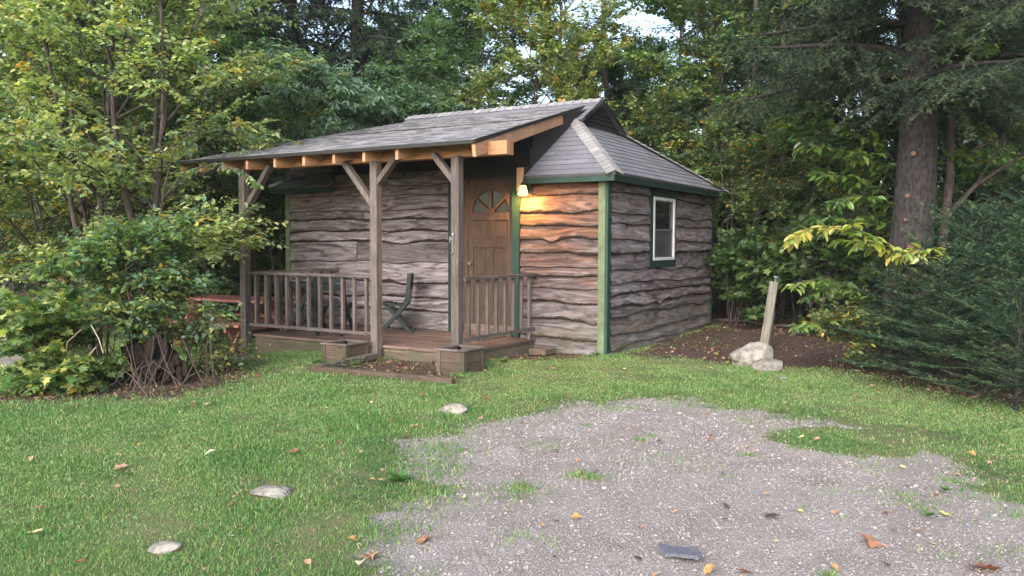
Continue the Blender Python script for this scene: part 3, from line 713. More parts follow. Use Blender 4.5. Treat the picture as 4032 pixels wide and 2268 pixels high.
# posts with braces
px = [(-4.51, -.16), (-2.225, -.06), (-1.04, .02)]
for (x_, zb) in px:
    p_ = cpart(MB().box((x_ - .052, -PD - .125, zb), (x_ + .052, -PD - .022, 2.363)), 'porch_post', M['grey_z'], bevel=.005)
yb_ = -PD - .07
for p, q in (((-4.50, yb_, 1.80), (-4.00, yb_, 2.40)), ((-2.22, yb_, 1.80), (-2.74, yb_, 2.40)), ((-2.23, yb_, 2.06), (-1.90, yb_, 2.40)), ((-1.04, yb_, 2.05), (-1.36, yb_, 2.40))):
    p = Vector(p); q = Vector(q); q.z = 2.40
    cpart(MB().bar(p, q, .05, .085, (0, 1, 0)) if False else MB().bar(p, q, .062, .085, (0, -1, 0)), 'brace', M['grey_z'])
# railings
def railing(p, q, n, endpost=False, mat_r='grey_x', z_top=HD + .847, zb=HD + .135, off=.0):
    p, q = Vector(p), Vector(q); d = q - p; L_ = d.length; dn = d.normalized()
    top = cpart(MB().bar(p + Vector((0, 0, z_top - .018)), q + Vector((0, 0, z_top - .018)), .088, .034), 'railing', M[mat_r])
    lo = cpart(MB().bar(p + Vector((0, 0, zb)), q + Vector((0, 0, zb)), .04, .036), 'bottom_rail', M[mat_r]); lo.parent = top; 
    sidev = dn.cross(Vector((0, 0, 1)))
    for i in range(n):
        w_ = (i + .62) / (n + .25); c_ = p.lerp(q, w_) + sidev * off; s_ = .019
        zt = z_top - .034; z0_ = zb + .018
        if endpost and i == n - 1: z0_ = HD
        b_ = cpart(MB().box((c_.x - s_, c_.y - s_, z0_ - .045), (c_.x + s_, c_.y + s_, zt)), 'baluster', M['grey_z']); b_.parent = top
    return top
railing((-4.455, -PD - .045, 0), (-2.28, -PD - .045, 0), 11)
railing((-.995, -PD - .03, 0), (-1.0, -.04, 0), 8, True, 'grey_y')
railing((xd0 - .03, -PD - .03, 0), (xd0 - .0, -.04, 0), 8, True, 'grey_y')
# ---- door
dr = MB()
X0, X1, Z0, Z1 = -2.045, -1.345, .30, 2.235; yf = -.018
def fr(x0, x1, z0, z1, y=yf, dep=.04): dr.box((x0, y, z0), (x1, y + dep, z1))
xm = (X0 + X1) / 2
fr(X0, X0 + .075, Z0, 1.80); fr(X1 - .075, X1, Z0, 1.80); fr(X0 + .075, X1 - .075, 1.70, 1.798); fr(X0 + .075, X1 - .075, 1.33, 1.44); fr(X0 + .075, X1 - .075, Z0, .48); fr(X0 + .075, X1 - .075, .86, .94)
for z0_, z1_ in ((1.44, 1.70), (.94, 1.33), (.48, .86)): fr(xm - .045, xm + .045, z0_, z1_)
# arch surround above 1.80
n = 28; cx_, cz_, rx, rz_ = xm, 1.80, .30, .30; vs = []; fs = []
for i in range(n + 1):
    a_ = math.pi * i / n; c_, s_ = math.cos(a_), math.sin(a_); ix, iz = cx_ + rx * c_, cz_ + rz_ * s_
    kx = (X1 - cx_) / max(abs(c_), 1e-6); kz = (Z1 - cz_) / max(s_, 1e-6); k_ = min(kx, kz)
    vs += [(ix, yf, iz), (cx_ + k_ * c_, yf, cz_ + k_ * s_), (ix, yf + .03, iz)]
for i in range(n): fs += [(3 * i, 3 * i + 3, 3 * i + 4, 3 * i + 1)[::-1], (3 * i + 2, 3 * i + 5, 3 * i + 3, 3 * i)[::-1]]
dr.add(vs, fs, (1, 1, .5))
door = cpart(dr, 'door', M['door_z'], bevel=.004); door['label'] = 'panelled pine door with a half-round window'
pn = MB()
for z0_, z1_ in ((1.44, 1.70), (.94, 1.33), (.48, .86)):
    for a, b in ((X0 + .075, xm - .045), (xm + .045, X1 - .075)):
        pn.box((a, yf + .014, z0_), (b, yf + .03, z1_)); pn.box((a + .035, yf + .006, z0_ + .035), (b - .035, yf + .013, z1_ - .035))
o = cpart(pn, 'door_panel', M['door_z'], bevel=.004); o.parent = door
gl = MB(); vs = [(cx_, .008, cz_ - .003)] + [(cx_ + (rx + .01) * math.cos(math.pi * i / n), .008, cz_ + (rz_ + .01) * math.sin(math.pi * i / n)) for i in range(n + 1)]
gl.add(vs, [(0, i + 2, i + 1) for i in range(n)]); o = cpart(gl, 'pane', M['glass']); o.parent = door
mu = MB()
for a_ in (40, 90, 140): mu.bar((cx_, yf + .008, cz_), (cx_ + .31 * math.cos(R(a_)), yf + .008, cz_ + .31 * math.sin(R(a_))), .02, .026, (0, -1, 0)) if False else mu.bar((cx_ + .04 * math.cos(R(a_)), yf + .004, cz_ + .04 * math.sin(R(a_))), (cx_ + .312 * math.cos(R(a_)), yf + .004, cz_ + .312 * math.sin(R(a_))), .024, .02, (0, -1, 0))
hub = [(cx_ + .058 * math.cos(TAU * i / 14), cz_ + .02 + .052 * math.sin(TAU * i / 14)) for i in range(14)]
mu.add([(x, yf - .012, z) for x, z in hub] + [(x, yf + .02, z) for x, z in hub], [tuple(range(14))] + [(i, i + 14, (i + 1) % 14 + 14, (i + 1) % 14) for i in range(14)])
o = cpart(mu, 'muntin', M['door_z']); o.parent = door
kb = MB().tube([(X0 + .05, yf - .055, 1.12), (X0 + .05, yf - .01, 1.12)], [.024, .012], 12); o = cpart(kb, 'door_knob', M['metal'], smooth=False); o.parent = door
cpart(MB().box((X0 - .03, -.03, .18), (X0 - .003, .06, 2.26)).box((X1 + .003, -.03, .18), (X1 + .008, .06, 2.26)).box((X0 - .03, -.03, 2.238), (X1 + .008, .06, 2.262)), 'door_frame', M['door_z'])
cpart(MB().box((X0 - .04, -.075, HD + .002), (X1 + .01, .05, .21)).box((X0 - .03, -.045, .212), (X1 + .01, .05, .297)), 'door_sill', M['deck_x'])
cpart(MB().box((-2.36, -.052, .16), (-2.275, -.001, 2.26)), 'door_trim', M['green'])
cpart(MB().box((-2.273, -.03, .16), (X0 - .032, .02, 2.26)), 'door_jamb', M['door_z'])
cpart(MB().box((X1 + .01, -.054, .16), (-1.222, -.001, 2.262)), 'door_trim', M['green2'])
# ---- window on the side wall
wn = MB(); y0_, y1_, z0_, z1_ = 1.445, 2.285, 1.160, 2.045
for a, b in (((.004, y0_, z0_), (.05, y0_ + .05, z1_)), ((.004, y1_ - .05, z0_), (.05, y1_, z1_)), ((.004, y0_ + .05, z0_), (.05, y1_ - .05, z0_ + .04)), ((.004, y0_ + .05, z1_ - .045), (.05, y1_ - .05, z1_))): wn.box(a, b)
win = cpart(wn, 'window', M['white'], bevel=.004)
sh = MB()
for a, b in (((.006, y0_ + .052, z0_ + .042), (.03, y0_ + .075, z1_ - .047)), ((.006, y1_ - .08, z0_ + .042), (.03, y1_ - .052, z1_ - .047)), ((.006, y0_ + .075, 1.575), (.036, y1_ - .08, 1.60)), ((.006, y0_ + .075, z0_ + .042), (.03, y1_ - .08, z0_ + .06)), ((.006, y0_ + .075, z1_ - .065), (.03, y1_ - .08, z1_ - .047))): sh.box(a, b)
o = cpart(sh, 'sash', M['grey_sash']); o.parent = win
o = cpart(MB().box((.008, y0_ + .07, 1.60), (.014, y1_ - .07, z1_ - .06)), 'pane', M['glass']); o.parent = win
o = cpart(MB().box((.012, y0_ + .07, z0_ + .05), (.018, y1_ - .07, 1.577)), 'pane', M['screen']); o.parent = win
cpart(MB().box((.003, 1.325, 1.060), (.043, 1.443, 2.125)).box((.003, 2.287, 1.060), (.043, 2.345, 2.125)).box((.003, 1.444, 1.060), (.044, 2.286, 1.157)).box((.003, 1.444, 2.047), (.044, 2.286, 2.13)), 'window_trim', M['green'])
# ---- bracket hook screwed to the right porch post
hk = MB().box((-1.105, -PD - .137, 1.40), (-1.09, -PD - .126, 1.47), (1, 1, 1)).tube([(-1.10, -PD - .135, 1.44), (-1.07, -PD - .165, 1.445), (-1.05, -PD - .16, 1.43)], .007, 6).box((-1.06, -PD - .139, 1.27), (-1.046, -PD - .126, 1.50), (1, 1, 1)).tube([(-1.053, -PD - .14, 1.29), (-1.065, -PD - .16, 1.275)], .008, 6).tube([(-1.053, -PD - .14, 1.49), (-1.04, -PD - .16, 1.495)], .008, 6)
cpart(hk, 'gate_latch', M['metal'])

# ------------------------------------------------------------------ things around the cabin
random.seed(3)
# wall lantern, lit
lt = empty('wall_lantern', (-1.075, -.03, 2.10)); tag(lt, 'lit black wall lantern with glowing glass shade beside the cabin door', 'lantern')
MB().box((-.045, -.022, -.10), (.045, .0, .08)).box((-.03, -.03, -.085), (.03, -.022, .065)).build('back_plate', M['iron'], lt, bevel=.004)
MB().tube([(0, -.03, -.03), (0, -.08, -.05), (0, -.12, 0), (0, -.14, .06), (0, -.165, .085), (0, -.18, .05)], .010, 8).tube([(0, -.02, .05), (0, -.09, .075), (0, -.15, .06)], .008, 8).build('arm', M['iron'], lt)
def frust(mb, zs, rs, cy=-.18, n=8, cap=True):
    vs = []; fs = []
    for z, r in zip(zs, rs): vs += [(r * math.cos(TAU * (k + .5) / n), cy + r * math.sin(TAU * (k + .5) / n), z) for k in range(n)]
    for i in range(len(zs) - 1): fs += [(i * n + k, i * n + (k + 1) % n, (i + 1) * n + (k + 1) % n, (i + 1) * n + k) for k in range(n)]
    if cap: fs.append(tuple((len(zs) - 1) * n + k for k in range(n)))
    return mb.add(vs, fs)
shd = frust(MB(), (-.085, .03), (.070, .040), cap=False).build('glass_shade', M['lampglass'], lt)
frust(MB(), (.03, .045, .07), (.044, .040, .016)).build('cap', M['iron'], lt)
rb = MB()
for k in range(8):
    a = TAU * (k + .5) / 8; rb.bar((.072 * math.cos(a), -.18 + .072 * math.sin(a), -.086), (.041 * math.cos(a), -.18 + .041 * math.sin(a), .032), .005, .005)
rb.build('rib', M['iron'], lt)
vs = []; n = 8
for r, z in ((.066, -.088), (.084, -.094), (.084, -.100), (.066, -.096)): vs += [(r * math.cos(TAU * (k + .5) / n), -.18 + r * math.sin(TAU * (k + .5) / n), z) for k in range(n)]
MB().add(vs, [(i * n + k, i * n + (k + 1) % n, ((i + 1) % 4) * n + (k + 1) % n, ((i + 1) % 4) * n + k) for i in range(4) for k in range(n)]).build('rim', M['iron'], lt)
pl = bpy.data.lights.new('lamp_bulb', 'POINT'); pl.energy = 26; pl.color = (1, .50, .14); pl.shadow_soft_size = .03
po = bpy.data.objects.new('lamp_bulb', pl); col.objects.link(po); po.location = (-1.075, -.21, 2.005)

# door mat
t = NT('coir_mat'); n_ = t.noise(t.coord(), 120, 3, .8); n2_ = t.noise(t.coord(), 5, 3)
M['mat'] = t.done(t.bsdf(t.mix(t.ramp(n2_, [(.4, (0, 0, 0)), (.7, (1, 1, 1))]), t.ramp(n_, [(.3, (.08, .055, .045)), (.7, (.26, .19, .15))]), (.10, .075, .062)), .95, t.bump(n_, .8, .01), .1))
o = MB().box((-2.43, -.66, HD + .003), (-1.40, -.10, HD + .017)).build('door_mat', M['mat'], bevel=.006); tag(o, 'flat brown doormat lying on the porch deck before the door', 'doormat')

# planter boxes
def planter(loc, sx, sy, h, label, rz=0):
    r = empty('planter_box', loc, rz); tag(r, label, 'planter', 'wooden planters at the porch edge')
    b = MB(); th = .02
    for z in range(2):
        z0, z1 = z * h / 2 - .02 * (z == 0), (z + 1) * h / 2 - .004
        b.box((-sx / 2 + .02, -sy / 2 + .004, z0), (sx / 2 - .02, -sy / 2 + th, z1)).box((-sx / 2 + .02, sy / 2 - th, z0), (sx / 2 - .02, sy / 2 - .004, z1)).box((sx / 2 - th, -sy / 2 + .02, z0), (sx / 2 - .004, sy / 2 - .02, z1)).box((-sx / 2 + .004, -sy / 2 + .02, z0), (-sx / 2 + th, sy / 2 - .02, z1))
    b.build('side_boards', M['brown_x'], r)
    for a in (-1, 1):
        for c in (-1, 1):
            MB().box((min(a * (sx / 2 - .05), a * (sx / 2 + .002)), min(c * (sy / 2 - .02), c * (sy / 2 + .004)), -.03), (max(a * (sx / 2 - .05), a * (sx / 2 + .002)), max(c * (sy / 2 - .02), c * (sy / 2 + .004)), h - .002)).box((min(a * (sx / 2 - .021), a * (sx / 2 + .005)), min(c * (sy / 2 - .055), c * (sy / 2 - .021)), -.03), (max(a * (sx / 2 - .021), a * (sx / 2 + .005)), max(c * (sy / 2 - .055), c * (sy / 2 - .021)), h - .002)).build('corner_post', M['brown_z'], r)
    e = .018
    MB().box((-sx / 2 - e, -sy / 2 - e, h), (sx / 2 + e, -sy / 2 + .035, h + .018)).box((-sx / 2 - e, sy / 2 - .035, h), (sx / 2 + e, sy / 2 + e, h + .018)).box((-sx / 2 - e, -sy / 2 + .037, h + .001), (-sx / 2 + .035, sy / 2 - .037, h + .017)).box((sx / 2 - .035, -sy / 2 + .037, h + .001), (sx / 2 + e, sy / 2 - .037, h + .017)).build('rim', M['grey_x'], r)
    MB().box((-sx / 2 + .03, -sy / 2 + .03, h * .3), (sx / 2 - .03, sy / 2 - .03, h * .62)).build('soil', M['soil'], r)
t = NT('planter_soil'); M['soil'] = t.done(t.bsdf(t.ramp(t.noise(t.coord(), 40, 4), [(.3, (.02, .013, .01)), (.7, (.09, .06, .045))]), .95))
planter((-2.42, -2.04, -.03), .37, .40, .235, 'wooden planter box against the middle porch post')
planter((-.80, -1.985, -.02), .36, .40, .265, 'wooden planter box in front of the right porch post')

# garden edging boards and a loose block
o = MB().bar((-2.12, -2.86, .025), (-.40, -2.69, .020), .085, .075).build('garden_edging', M['brown_x'], bevel=.006); tag(o, 'long timber edging laid in the grass in front of the bare soil patch', 'edging', 'timber edging round the soil patch')
o = MB().bar((-2.13, -2.80, .03), (-2.14, -1.86, .055), .085, .07).build('garden_edging', M['grey_y'], bevel=.006); tag(o, 'short timber edging running from the front board to the middle post', 'edging', 'timber edging round the soil patch')
o = MB().box((-.86, -.42, .0), (-.62, -.14, .075)).build('timber_block', M['brown_x'], bevel=.005); tag(o, 'low wooden block on the soil between porch and cabin wall', 'block')

# folding chairs and the small round table
def folding_chair(loc, rz, label):
    """faces +x"""
    r = empty('folding_chair', loc, rz); tag(r, label, 'chair', 'dark green folding chairs on the porch')
    w_ = .40
    for s in (-1, 1):
        y = s * (w_ / 2)
        q = MB(); q.bar((.22, y, 0), (-.13, y, .40), .032, .05, (0, 1, 0) if False else (1, 0, 1)); q.bar((-.13, y, .40), (-.16, y, .48), .032, .055, (1, 0, 0)); q.bar((-.155, y, .46), (-.19, y, .82), .032, .05, (1, 0, 0)); q.build('back_leg', M['plastic'], r)
        y2 = s * (w_ / 2 - .035); q = MB(); q.bar((-.22, y2, 0), (.14, y2, .40), .03, .045, (1, 0, 1)); q.build('front_leg', M['plastic'], r)
    q = MB()
    for i in range(6): q.bar((-.14 + .062 * i, -w_ / 2 + .02, .405 - .012 * math.sin(i)), (-.14 + .062 * i, w_ / 2 - .02, .405 - .012 * math.sin(i)), .052, .022)
    q.bar((-.15, -w_ / 2 + .03, .385), (.20, -w_ / 2 + .03, .39), .02, .03).bar((-.15, w_ / 2 - .03, .385), (.20, w_ / 2 - .03, .39), .02, .03); q.build('seat', M['plastic'], r)
    q = MB()
    for z0, z1 in ((.60, .69), (.705, .80)): q.add([(-.145 - .09 * (z - .45) + dx, y, z) for z in (z0, z1) for dx in (0, -.022) for y in (-w_ / 2 + .017, w_ / 2 - .017)], [(0, 1, 5, 4), (3, 2, 6, 7), (0, 2, 3, 1), (4, 5, 7, 6), (0, 4, 6, 2), (1, 3, 7, 5)])
    q.build('backrest', M['plastic'], r)
    q = MB().bar((.16, -w_ / 2 + .04, .07), (.16, w_ / 2 - .04, .07), .03, .03).bar((-.16, -w_ / 2 + .05, .07), (-.16, w_ / 2 - .05, .07), .03, .03); q.build('stretcher', M['plastic'], r)
folding_chair((-2.93, -.46, HD), R(212), 'dark green folding chair in profile right of the middle post')
folding_chair((-3.50, -1.08, HD), R(112), 'dark green folding chair seen from behind through the left railing')
tb = empty('folding_table', (-4.06, -1.05, HD), R(20)); tag(tb, 'small dark green folding table in the left corner of the porch', 'table')
n = 24; q = MB()
for z0, z1, r_ in ((.655, .685, .33), (.625, .654, .30)):
    q.add([(r_ * math.cos(TAU * i / n), r_ * math.sin(TAU * i / n), z) for z in (z0, z1) for i in range(n)], [tuple(range(n))[::-1], tuple(range(n, 2 * n))] + [(i, (i + 1) % n, n + (i + 1) % n, n + i) for i in range(n)])
q.build('tabletop', M['plastic'], tb)
for s in (-1, 1):
    MB().bar((-.24, s * .18, 0), (.0, s * .18, .35), .03, .05, (1, 0, 1)).bar((.0, s * .18, .35), (.13, s * .18, .625), .03, .05, (1, 0, 1)).build('leg', M['plastic'], tb)
    MB().bar((.24, s * .145, 0), (.0, s * .145, .35), .03, .05, (1, 0, -1)).bar((.0, s * .145, .35), (-.13, s * .145, .625), .03, .05, (1, 0, -1)).build('leg', M['plastic'], tb)
MB().bar((-.22, -.165, .05), (-.22, .165, .05), .03, .05).build('stretcher', M['plastic'], tb); MB().bar((.22, -.13, .05), (.22, .13, .05), .03, .05).build('stretcher', M['plastic'], tb)

# red picnic table
pt_ = empty('picnic_table', (-5.65, -.95, -.17), R(4)); tag(pt_, 'faded red wooden picnic table on the grass left of the porch', 'picnic table')
q = MB()
for i in range(5): q.box((-.92, -.36 + .146 * i, .70), (.92, -.36 + .146 * i + .138, .738), (random.uniform(.8, 1.2), 1, 1))
q.build('tabletop', M['red'], pt_)
for s in (-1, 1):
    q = MB()
    for i in range(2): q.box((-.92, s * .68 - .14 + .145 * i, .40), (.92, s * .68 - .14 + .145 * i + .136, .438))
    q.build('bench', M['red'], pt_)
    q = MB().bar((s * .62, -.78, .375), (s * .62, .78, .375), .04, .13); q.build('crossbar', M['red'], pt_)
    q = MB().bar((s * .62, -.34, .665), (s * .62, .34, .665), .04, .09); q.build('crossbar', M['red'], pt_)
    for e in (-1, 1): MB().bar((s * .58, e * .60, -.02), (s * .58, e * .18, .66), .04, .13, (1, 0, 0) if False else (0, 1, 0)).build('leg', M['red'], pt_)

# leaning post with a metal cap bolt
lp = empty('leaning_post', (1.50, 1.72, -.02), 0); tag(lp, 'weathered wooden post leaning beside the boulder at the path', 'post')
MB().box((-.055, -.055, -.05), (.055, .055, .93)).build('shaft', M['post_z'], lp, bevel=.006)
MB().tube([(0.01, 0, .93), (0.01, 0, .985)], .010, 8).tube([(.01, 0, .985), (.01, 0, 1.0)], [.035, .033], 10).build('spigot', M['metal'], lp)
MB().box((.056, -.02, .02), (.072, .02, .55)).build('pipe', M['iron'], lp)
lp.rotation_euler = (R(-2), R(7.5), R(10))

# stones
def rock(name, loc, size, seed, label, rz=0, tint=1.0, sub=4, rough=.28, group=None):
    import bmesh
    bm = bmesh.new(); bmesh.ops.create_icosphere(bm, subdivisions=sub, radius=1); rg = np.random.RandomState(seed)
    V_ = np.array([v.co[:] for v in bm.verts])
    for _ in range(9):   # facets: cut planes
        nn = norm(rg.normal(0, 1, 3)); dcut = rg.uniform(.62, .88); d_ = V_ @ nn; ex = np.maximum(d_ - dcut, 0); V_ = V_ - ex[:, None] * nn * .9
    for k in (1.5, 3, 6, 11): V_ = V_ * (1 + rough * .35 / k * np.sin(V_ @ rg.normal(0, k, 3) + rg.uniform(0, 6))[:, None])
    V_ = V_ * np.array(size) / 2
    fs = [[v.index for v in f.verts] for f in bm.faces]; bm.free()
    o = mesh_np(name, V_, [i for f in fs for i in f], [3] * len(fs), M['stone'], None, np.full((len(V_), 3), tint), None, False)
    o.location = loc; o.rotation_euler = (0, 0, rz); tag(o, label, 'rock', group); return o
rock('boulder', (1.76, .22, .085), (.50, .36, .36), 3, 'pale speckled boulder at the foot of the leaning post', R(30), .95)
rock('boulder', (1.66, .18, .07), (.30, .30, .24), 12, 'low shoulder stone leaning on the pale boulder', R(10), .75)
rock('boulder', (2.03, -.12, .045), (.40, .24, .17), 7, 'smaller flat-topped tan rock right of the pale boulder', R(48), .78)
rock('boulder', (-3.66, -2.62, -.03), (.52, .40, .22), 9, 'brownish boulder in the grass left of the porch', R(30), .62)
rock('flat_stone', (.83, -6.16, .012), (.27, .15, .06), 27, 'flat grey stone in the lawn near the gravel corner', R(20), .95, 4, .6)
rock('flat_stone', (1.07, -7.02, .014), (.16, .08, .06), 28, 'small pale stone in the grass at the bottom left', R(40), 1.0, 4, .6)
rock('flat_stone', (.42, -3.84, .02), (.25, .16, .11), 23, 'rounded pale stone in the lawn behind the gravel', R(10), .95, 4, .6)
rock('flat_stone', (.50, -5.05, .0), (.14, .07, .02), 24, 'sliver of flat stone almost buried in the lawn', R(20), .8, 3)
rock('flat_stone', (-9.1, -2.3, -.13), (.55, .35, .22), 25, 'dark mottled stone at the far left edge of the lawn', R(10), .55, 3)
rock('flat_stone', (2.30, -.60, .01), (.13, .09, .03), 26, 'little flat stone half sunk in soil before the small rock', 0, .7, 3)
# slab of bark on the gravel
q = MB(); rg_ = random.Random(4); n = 16; P0 = [((.11 + .018 * rg_.uniform(-1, 1)) * math.cos(TAU * i / n), (.065 + .014 * rg_.uniform(-1, 1)) * math.sin(TAU * i / n)) for i in range(n)]
q.add([(x, y, .006 + .010 * math.sin(x * 30)) for x, y in P0] + [(x * .93, y * .93, .022 + .010 * math.sin(x * 30)) for x, y in P0], [tuple(range(n))[::-1], tuple(range(n, 2 * n))] + [(i, (i + 1) % n, n + (i + 1) % n, n + i) for i in range(n)])
o = q.build('bark_chip', barkmat('slate_bark', (.035, .035, .045), (.17, .17, .20), 60, 60, .5)); o.location = (3.075, -5.83, g1(3.07, -5.83)); o.rotation_euler = (0, 0, R(-10)); tag(o, 'dark grey slab of bark lying on the gravel', 'bark')

# ------------------------------------------------------------------ trees and shrubs
DK, MD, LT, YG, BL = (.028, .058, .026), (.078, .14, .052), (.155, .23, .080), (.36, .38, .13), (.11, .19, .125)
YE, OR, RD, SPR, SPR2, FIRB = (.42, .32, .07), (.46, .22, .06), (.42, .16, .10), (.036, .060, .042), (.075, .10, .052), (.045, .090, .042)
def at(x, y): return (x, y, g1(x, y))
gA, gB, gC = 'spruces in the dark wood behind the cabin', 'leafy trees in the wood behind the cabin', 'shrubs under the trees'
# --- left: yellowing small-leaved trees on several stems
P1 = [((.42, .46, .21), 5), ((.30, .38, .20), 4), (BL, 2), (YE, .7), (OR, .08)]
P1b = [(YG, 3), (LT, 4), (MD, 2), (YE, .5), (BL, 1)]
broadleaf('alder_tree', 'tall many-stemmed tree with yellowing leaves at the left edge', 'tree', at(-6.34, -2.72), 101, 7.2, .12, 2.5, 48, 8, 8, .36, 10, .082, P1, stems=4, spread=.17, r0=.055, lw=.62)
broadleaf('alder_tree', 'yellow-green tree with dark stems reaching over the left end of the porch roof', 'tree', at(-5.43, -2.51), 102, 6.9, .14, 2.3, 42, 8, 8, .36, 10, .080, P1, stems=3, spread=.15, r0=.06, lw=.62)
broadleaf('alder_tree', 'yellowing sapling cut off by the left border of the view', 'tree', at(-8.89, -2.86), 103, 6.0, .1, 2.0, 34, 8, 8, .32, 10, .080, P1, stems=3, spread=.15, r0=.045, lw=.62)
broadleaf('alder_tree', 'greener round-leaved tree low behind the bush at the left', 'tree', at(-8.11, -2.15), 104, 4.2, .04, 2.3, 34, 8, 8, .34, 10, .082, P1b, stems=4, spread=.22, r0=.04, lw=.66)
broadleaf('alder_tree', 'dark green tree between the left bush and the porch', 'tree', at(-7.15, -0.4), 105, 4.8, .05, 1.7, 32, 8, 7, .3, 10, .078, [(MD, 4), (BL, 3), (LT, 2), (YE, .3)], stems=3, spread=.15, r0=.04, lw=.66)
# --- the bush in front: dark stump, woody stems, broad leaves on top, maple-like leaves low at the left
bx = at(-3.25, -4.17)
broadleaf('shrub', 'broad-leaved bush with blue-green top leaves standing before the porch', 'shrub', at(-3.47, -4.01), 111, 1.50, .50, .42, 36, 6, 4, .20, 6, .074, [(BL, 4), (LT, 4), (MD, 3), (YG, 1.6), (YE, .12)], stems=9, spread=.20, asc=.7, r0=.014, lw=.60, mat='leaf', prof=.5, bark='twig')
broadleaf('shrub', 'long twigs of green leaves reaching from the bush to the porch post', 'shrub', at(-3.18, -3.72), 112, 1.02, .55, .50, 8, 4, 3, .22, 6, .07, [(BL, 3), (LT, 4), (MD, 2), (YG, 1), (YE, .3)], stems=4, spread=.32, asc=.4, r0=.010, lw=.62, bark='twig')
broadleaf('shrub', 'low maple-leaved shrub spilling onto the lawn left of the stump', 'shrub', at(-3.58, -4.9), 113, .82, .04, .42, 34, 6, 4, .2, 7, .085, [(LT, 4), (YG, 2.5), (MD, 4), (YE, .15)], stems=10, spread=.42, asc=.35, r0=.008, lw=.95, tmpl=(MAPLE_V, MAPLE_F), bark='twig')
broadleaf('shrub', 'tall thin shoots with pale leaves on the left of the bush', 'shrub', at(-3.8, -4.21), 114, 1.35, .3, .55, 18, 6, 5, .2, 6, .085, [(LT, 4), (YG, 2), (BL, 2)], stems=5, spread=.28, asc=.5, r0=.009, lw=.6, bark='twig')
broadleaf('shrub', 'tangle of bare twigs and few leaves between bush and boulder', 'shrub', at(-3.48, -3.31), 115, .5, .1, .45, 14, 6, 4, .2, 2, .05, [(LT, 4), (YG, 2), (YE, 1)], stems=8, spread=.6, asc=.25, r0=.006, lw=.6, bark='twig')
def mound(name, label, cat, loc, size, seed, c1, c2):
    import bmesh
    bm = bmesh.new(); bmesh.ops.create_icosphere(bm, subdivisions=5, radius=1); rg = np.random.RandomState(seed); V_ = np.array([v.co[:] for v in bm.verts])
    for k in (2, 4, 8, 15, 26): V_ = V_ * (1 + .28 / k ** .6 * np.sin(V_ @ rg.normal(0, k, 3) + rg.uniform(0, 6)) * np.cos(V_ @ rg.normal(0, k, 3)))[:, None]
    V_ = V_ * np.array(size) / 2; fs = [[v.index for v in f.verts] for f in bm.faces]; bm.free()
    o = mesh_np(name, V_, [i for f in fs for i in f], [3] * len(fs), barkmat(name + '_wood', c1, c2, 14, 9, 1.0)); o.location = loc; tag(o, label, cat); return o
mound('tree_stump', 'dark rotten stump half hidden under the bush', 'stump', at(-3.15, -4.11), (.95, .50, .88), 3, (.008, .006, .005), (.035, .026, .02))
# bare shoots under the bush
rs = random.Random(9); root = empty('dead_branches', at(-2.99, -4.42)); tag(root, 'tangle of bare brown branches under the bush', 'branches')
q = MB()
for i in range(60):
    x, y = rs.uniform(-.75, .8), rs.uniform(-.4, .4); a = rs.uniform(0, TAU); l = rs.uniform(.3, .8); t_ = rs.uniform(.3, 1.0)
    p = Vector((x, y, 0)); e = p + Vector((math.cos(a) * l * .5, math.sin(a) * l * .3, l * t_)); q.tube([p, p.lerp(e, .5) + Vector((rs.uniform(-.05, .05), 0, rs.uniform(-.05, .05))), e], [.007, .005, .003], 4)
q.build('twigs', M['twig'], root)
q = MB(); q.tube([(-.35, -.55, .02), (-.1, -.5, .22), (.12, -.45, .42)], [.007, .006, .005], 5).tube([(-.3, -.5, .25), (-.22, -.52, .45), (-.02, -.5, .58)], [.006, .007, .004], 5).tube([(.05, -.45, .62), (.2, -.47, .5), (.27, -.48, .38)], .005, 5)
q.build('pale_branch', flatmat('pale_dead_wood', (.34, .27, .2)), root)

# --- behind the porch roof
PC = [((.22, .32, .23), 5), ((.13, .22, .13), 3), ((.19, .28, .11), 2), (YE, .08)]
broadleaf('cherry_tree', 'pale green tree with drooping long leaves rising over the porch roof', 'tree', at(-6.69, 1.87), 121, 5.0, .25, 1.45, 40, 8, 7, .34, 10, .13, PC, stems=3, spread=.10, droop=.75, lw=.34, r0=.04, mat='leaf_shiny')
broadleaf('cherry_tree', 'darker drooping-leaved tree right of the pale one behind the roof', 'tree', at(-5.94, 3.38), 122, 4.7, .3, 1.5, 38, 8, 7, .34, 10, .13, [(MD, 4), (BL, 4), (LT, 2)], stems=2, spread=.12, droop=.7, lw=.38, r0=.04, mat='leaf_shiny')
broadleaf('rowan_tree', 'feathery-leaved shrub behind the left end of the porch', 'shrub', at(-6.33, 0.57), 123, 3.9, .05, 1.05, 26, 6, 6, .3, 20, .055, [((.10, .15, .05), 4), (MD, 3), (YE, .6)], stems=4, spread=.12, lw=.3, droop=.35, r0=.025, side=1.4)
broadleaf('rowan_tree', 'low yellow-flecked feathery shrub seen between the porch posts', 'shrub', at(-7.03, 0.85), 124, 2.6, .05, .9, 20, 6, 6, .28, 18, .055, [((.12, .14, .045), 4), (MD, 3), (YE, 1.6)], stems=4, spread=.2, lw=.3, droop=.3, r0=.02, side=1.4)
PS = [(SPR, 4), (SPR2, 3), ((.018, .032, .022), 2)]
sp1 = conifer('spruce_tree', 'big dark spruce with drooping boughs left of the cabin roof', 'tree', at(-11.0, 4.17), 131, 15, .06, 3.0, 120, PS, r0=.19, droop=.45, hang=.75, lat=.22, twg=.11, twl=.24, nl=.08, nw=.027, npt=21, group=gA)
sp2 = conifer('spruce_tree', 'dark spruce with a bare thick trunk showing above the porch roof', 'tree', at(-9.55, 6.22), 132, 16, .06, 2.9, 112, PS, r0=.27, droop=.5, hang=.8, lat=.24, twg=.12, twl=.24, nl=.08, nw=.027, npt=21, group=gA)
